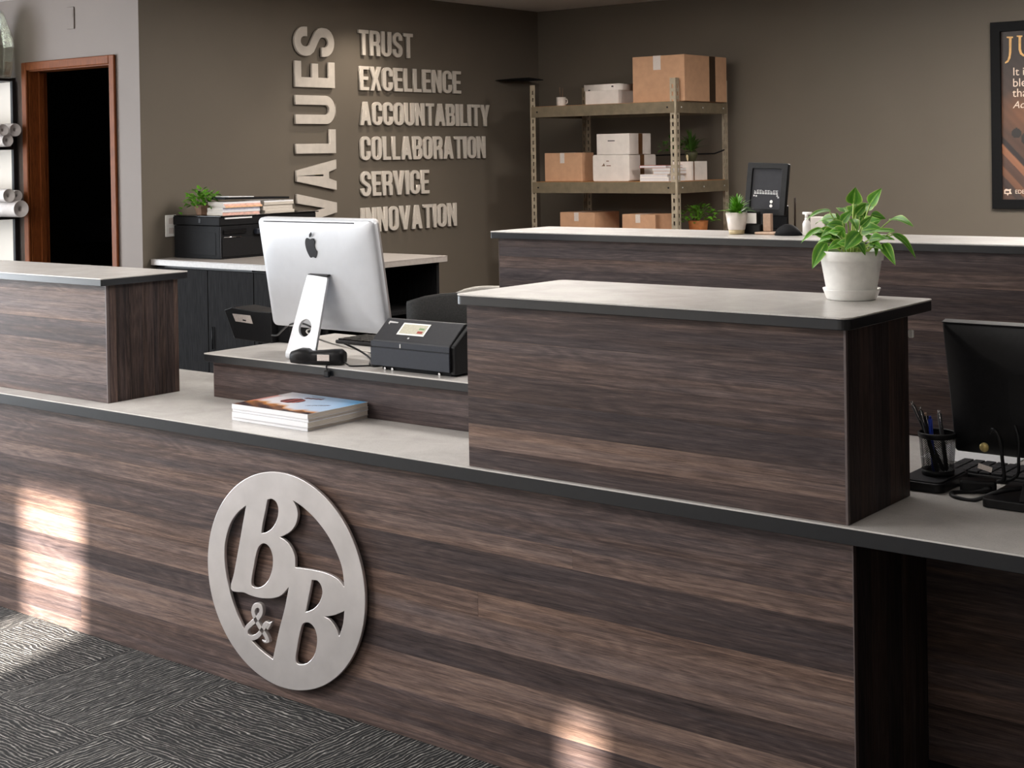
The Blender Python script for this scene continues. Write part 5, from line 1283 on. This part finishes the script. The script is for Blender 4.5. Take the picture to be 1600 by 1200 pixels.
# ================================================================== FRAMED POSTER
FX0, FZ0, FZ1 = -3.050, 1.183, 2.285; FW_ = .80
ps = thing('framed_poster', 'brown and gold poster in a wide black frame on the back wall', 'poster', (FX0+FW_/2, WYB, FZ0))
fy_ = WYB-.03
me = outline_mesh('frame', [[(FX0, FZ0), (FX0+FW_, FZ0), (FX0+FW_, FZ1), (FX0, FZ1)], [(FX0+.057, FZ0+.055), (FX0+FW_-.057, FZ0+.055), (FX0+FW_-.057, FZ1-.057), (FX0+.057, FZ1-.057)]], .028, .002)
b = mesh_bm(me, Matrix.Translation((0, WYB-.0152, 0)) @ PLN); obj('frame', b, 'poster_frame', ps)
def pos(u, v):
    top_, mid_, glow = srgb(46, 36, 33), srgb(82, 58, 46), srgb(136, 88, 56)
    c = lerp(mid_, top_, (v-.45)*2.4)
    d_ = math.hypot((u-.32)/.42, (v-.52)/.16)
    if d_ < 1: c = lerp(glow, c, d_)
    t_ = v+.75*u
    for a0, a1, col in ((.38, .335, srgb(48, 38, 36)), (.335, .275, srgb(150, 100, 72)), (.275, .205, srgb(84, 60, 50)), (.205, .145, srgb(118, 80, 58)), (.145, .085, srgb(62, 48, 44)), (.085, -.1, srgb(84, 60, 50))):
        if a1 < t_ <= a0: c = lerp(c, col, min(1, 14*min(a0-t_, t_-a1)/(a0-a1+.01)*.6+.25))
    c = lerp(c, tuple(x*.86 for x in c), .5+.5*math.sin(t_*90))
    for (a_, c_, r_) in ((.125, .395, .042), (.225, .36, .06), (.30, .40, .05)):
        if math.hypot(u-a_, (v-c_)*1.45) < r_: c = srgb(40, 36, 33)
    return c
def flip(bm): return bm
pw_, ph_ = FW_-.114, FZ1-FZ0-.112
b = cover_mesh(0, pw_, 0, ph_, 0, pos, 120, 150); xf(b, Matrix.Translation((FX0+.057, WYB-.010, FZ0+.055)) @ PLN); pic = obj('picture', b, 'poster_print', ps)
YT = WYB-.0115
def ptxt(name, loops_px, mat, th=.001):
    lps = [[(U(u, v, Y=YT).x, U(u, v, Y=YT).z) for u, v in l] for l in loops_px]
    me_ = outline_mesh(name, lps, th); return obj(name, mesh_bm(me_, Matrix.Translation((0, YT, 0)) @ PLN), mat, pic)
zl = lambda l: [(1500+x/3.43, y/3.43) for x, y in l]
J = [(250, 196), (284, 196), (284, 203), (276, 205), (275, 280), (270, 312), (258, 334), (242, 341), (241, 334), (254, 322), (261, 300), (263, 270), (263, 205), (250, 203)]
ptxt('title_letter', [zl(J)], 'gold')
Uu = [(304, 190), (334, 190), (334, 197), (327, 199), (327, 262), (332, 282), (343, 292), (362, 294), (378, 284), (384, 262), (384, 199), (376, 197), (376, 190), (398, 190), (398, 197), (391, 199), (391, 266), (382, 292), (362, 304), (338, 302), (322, 290), (314, 266), (314, 199), (304, 197)]
ptxt('title_letter', [zl(Uu)], 'gold')
def text_mesh(s, size, shear=0):
    cu = bpy.data.curves.new('words', 'FONT'); cu.body = s; cu.size = size; cu.shear = shear; cu.extrude = .0004
    o = bpy.data.objects.new('words', cu); COL.objects.link(o); dg = bpy.context.evaluated_depsgraph_get()
    me_ = bpy.data.meshes.new_from_object(o.evaluated_get(dg)); bpy.data.objects.remove(o); bpy.data.curves.remove(cu); return me_
for s, u, v, hpx, shr in (('It i', 1582, 118, 12.5, 0), ('ble', 1582, 135.5, 13, 0), ('tha', 1582, 151.5, 13, 0), ('Acts', 1582.5, 169, 11, .3), ('EDE', 1586, 302.5, 6, 0)):
    q = U(u, v, Y=YT); size = abs(U(u, v-hpx, Y=YT).z-q.z)/.70
    b = mesh_bm(text_mesh(s, size, shr), Matrix.Translation((q.x, YT, q.z)) @ PLN); obj('printed_line', b, 'cream', pic)
ic = [(1569, 297), (1572, 295), (1576, 296), (1580, 295), (1579, 299), (1581, 303), (1576, 303), (1574.5, 306), (1573, 303), (1569, 303)]
ic2 = [(1571, 298.5), (1577, 298.5), (1577, 301.5), (1571, 301.5)]
ptxt('small_emblem', [ic, ic2], 'cream')

# ================================================================== LEFT SIDE: ROLL SHELF, JAR, PLATE
SRX = U(24.5, 240, Y=2.085).x
rk = thing('roll_rack', 'black framed rack with pale back panel holding paper rolls by the doorway', 'rack', (SRX-.45, 1.95, 0))
rzs = [U(12, 125.5, Y=2.08).z, U(12, 232, Y=2.08).z, U(12, 340, Y=2.08).z, .86, .45, .08]
for x_ in (SRX-.018, SRX-.90):
    for y_ in (1.80, 2.075):
        b = BM(); box(b, x_-.012, x_+.012, y_, y_+.025, .001, rzs[0]+.012, .001); obj('post', b, 'black', rk)
for z_ in rzs:
    b = BM(); box(b, SRX-.888, SRX-.031, 1.80, 2.098, z_-.008, z_+.008, .001); obj('shelf', b, 'black', rk)
    b = BM(); box(b, SRX-.030, SRX-.006, 1.826, 2.074, z_-.008, z_+.008); obj('side_rail', b, 'black', rk)
b = BM(); box(b, SRX-.888, SRX-.031, 2.1005, 2.106, .05, rzs[0]-.01); obj('back_panel', b, 'wall_white', rk)
def roll(label, u, v, rpx, y_, zsup):
    q = U(u, v, Y=y_); r_ = rpx*(q-CAM).length/FPX
    c = Vector((q.x, q.y, zsup+r_+.0006)) if zsup is not None else q
    t = thing('paper_roll', label, 'paper roll', (c.x-.3, c.y, c.z-r_), 'rolls of paper on the rack')
    b = BM(); n_ = 24; lnn = .55
    rings = []
    for (rr_, xx) in ((r_*.30, -lnn), (r_, -lnn), (r_, 0), (r_*.97, .002), (r_*.92, -.004), (r_*.62, -.002), (r_*.58, -.006), (r_*.34, -.003), (r_*.30, -.02), (r_*.30, -lnn)):
        rings.append([b.verts.new(c+Vector((xx, rr_*math.cos(2*PI*k/n_), rr_*math.sin(2*PI*k/n_)))) for k in range(n_)])
    for a_, d_ in zip(rings, rings[1:]):
        for k in range(n_):
            f_ = b.faces.new((a_[k], a_[(k+1) % n_], d_[(k+1) % n_], d_[k])); f_.smooth = True
    bmesh.ops.recalc_face_normals(b, faces=b.faces); obj('sheet', b, 'roll', t)
    return c, r_
z1_ = rzs[1]+.008; z2_ = rzs[2]+.008
c, r_ = roll('paper roll resting on the upper rack shelf', 12, 220, 9.2, 1.97, z1_)
roll('paper roll at the top of the upper rack pile', 24, 200, 9.6, 2.02, c.z+r_*.62)
roll('paper roll hugging the frame edge on the upper rack pile', 5, 201, 8.6, 1.92, c.z+r_*.70)
c, r_ = roll('thick paper roll on the lower rack shelf', 33, 325, 12.6, 2.0, z2_)
roll('paper roll lying on top of the thick roll', 14, 303, 10, 1.93, c.z+r_*.80)
roll('beige paper roll tucked behind at lower rack shelf', 27, 303, 8.5, 2.035, c.z+r_*.80)
jq = U(-9, 118, Y=1.98)
b = BM(); jr = .030; jz = rzs[0]+.0126
jar = thing('glass_vase', 'faceted clear glass vase standing on the black rack', 'vase', (jq.x, 1.98, jz))
kk = (jq-CAM).length/FPX
b = BM(); lathe(b, [(0, 0), (.012*1000*kk*1.0/1000*1000 if False else 24*kk, 0), (27*kk, 12*kk), (30*kk, 46*kk), (28*kk, 60*kk), (15*kk, 95*kk), (12*kk, 98*kk), (11*kk, 97*kk), (13*kk, 92*kk), (26*kk, 59*kk), (28*kk, 46*kk), (25*kk, 14*kk), (22*kk, 4*kk), (0, 4*kk)], (jq.x, 1.98, jz), 9, False); obj('body', b, 'jar', jar)
tp = thing('thermostat', 'small grey thermostat plate on the wall above the doorway', 'thermostat', (-7.03, WYD, 2.3))
a_, c_ = U(105, 12, Y=WYD), U(117, 45, Y=WYD)
b = BM(); box(b, a_.x, c_.x, WYD-.007, WYD-.0005, c_.z, a_.z, .002); obj('cover', b, 'wall_grey', tp)
b = BM(); box(b, a_.x+.01, c_.x-.01, WYD-.0082, WYD-.0071, (a_.z+c_.z)/2, a_.z-.015); obj('display', b, 'wall_grey', tp)
# dim monitor in the unlit room
dm = thing('screen', 'unlit screen glimpsed through the dark doorway', 'screen', (-8.6, 3.5, .0))
a_, c_ = U(113, 340, Y=3.5), U(172, 379, Y=3.5)
b = BM(); box(b, a_.x, c_.x, 3.5, 3.53, c_.z, a_.z, .003); obj('panel', b, 'slate', dm)
b = BM(); box(b, (a_.x+c_.x)/2-.03, (a_.x+c_.x)/2+.03, 3.515, 3.54, .78, c_.z); box(b, (a_.x+c_.x)/2-.12, (a_.x+c_.x)/2+.12, 3.45, 3.6, .7606, .78); obj('stand', b, 'black', dm)
b = BM(); box(b, a_.x-.4, c_.x+.5, 3.3, 3.9, .72, .76, .004); t = thing('desk', 'dark desk in the unlit room behind the doorway', 'desk', ((a_.x+c_.x)/2, 3.6, 0)); obj('desk_top', b, 'black', t)
for x_ in (a_.x-.36, c_.x+.42):
    b = BM(); box(b, x_, x_+.04, 3.34, 3.86, .001, .719); obj('leg', b, 'black', t)
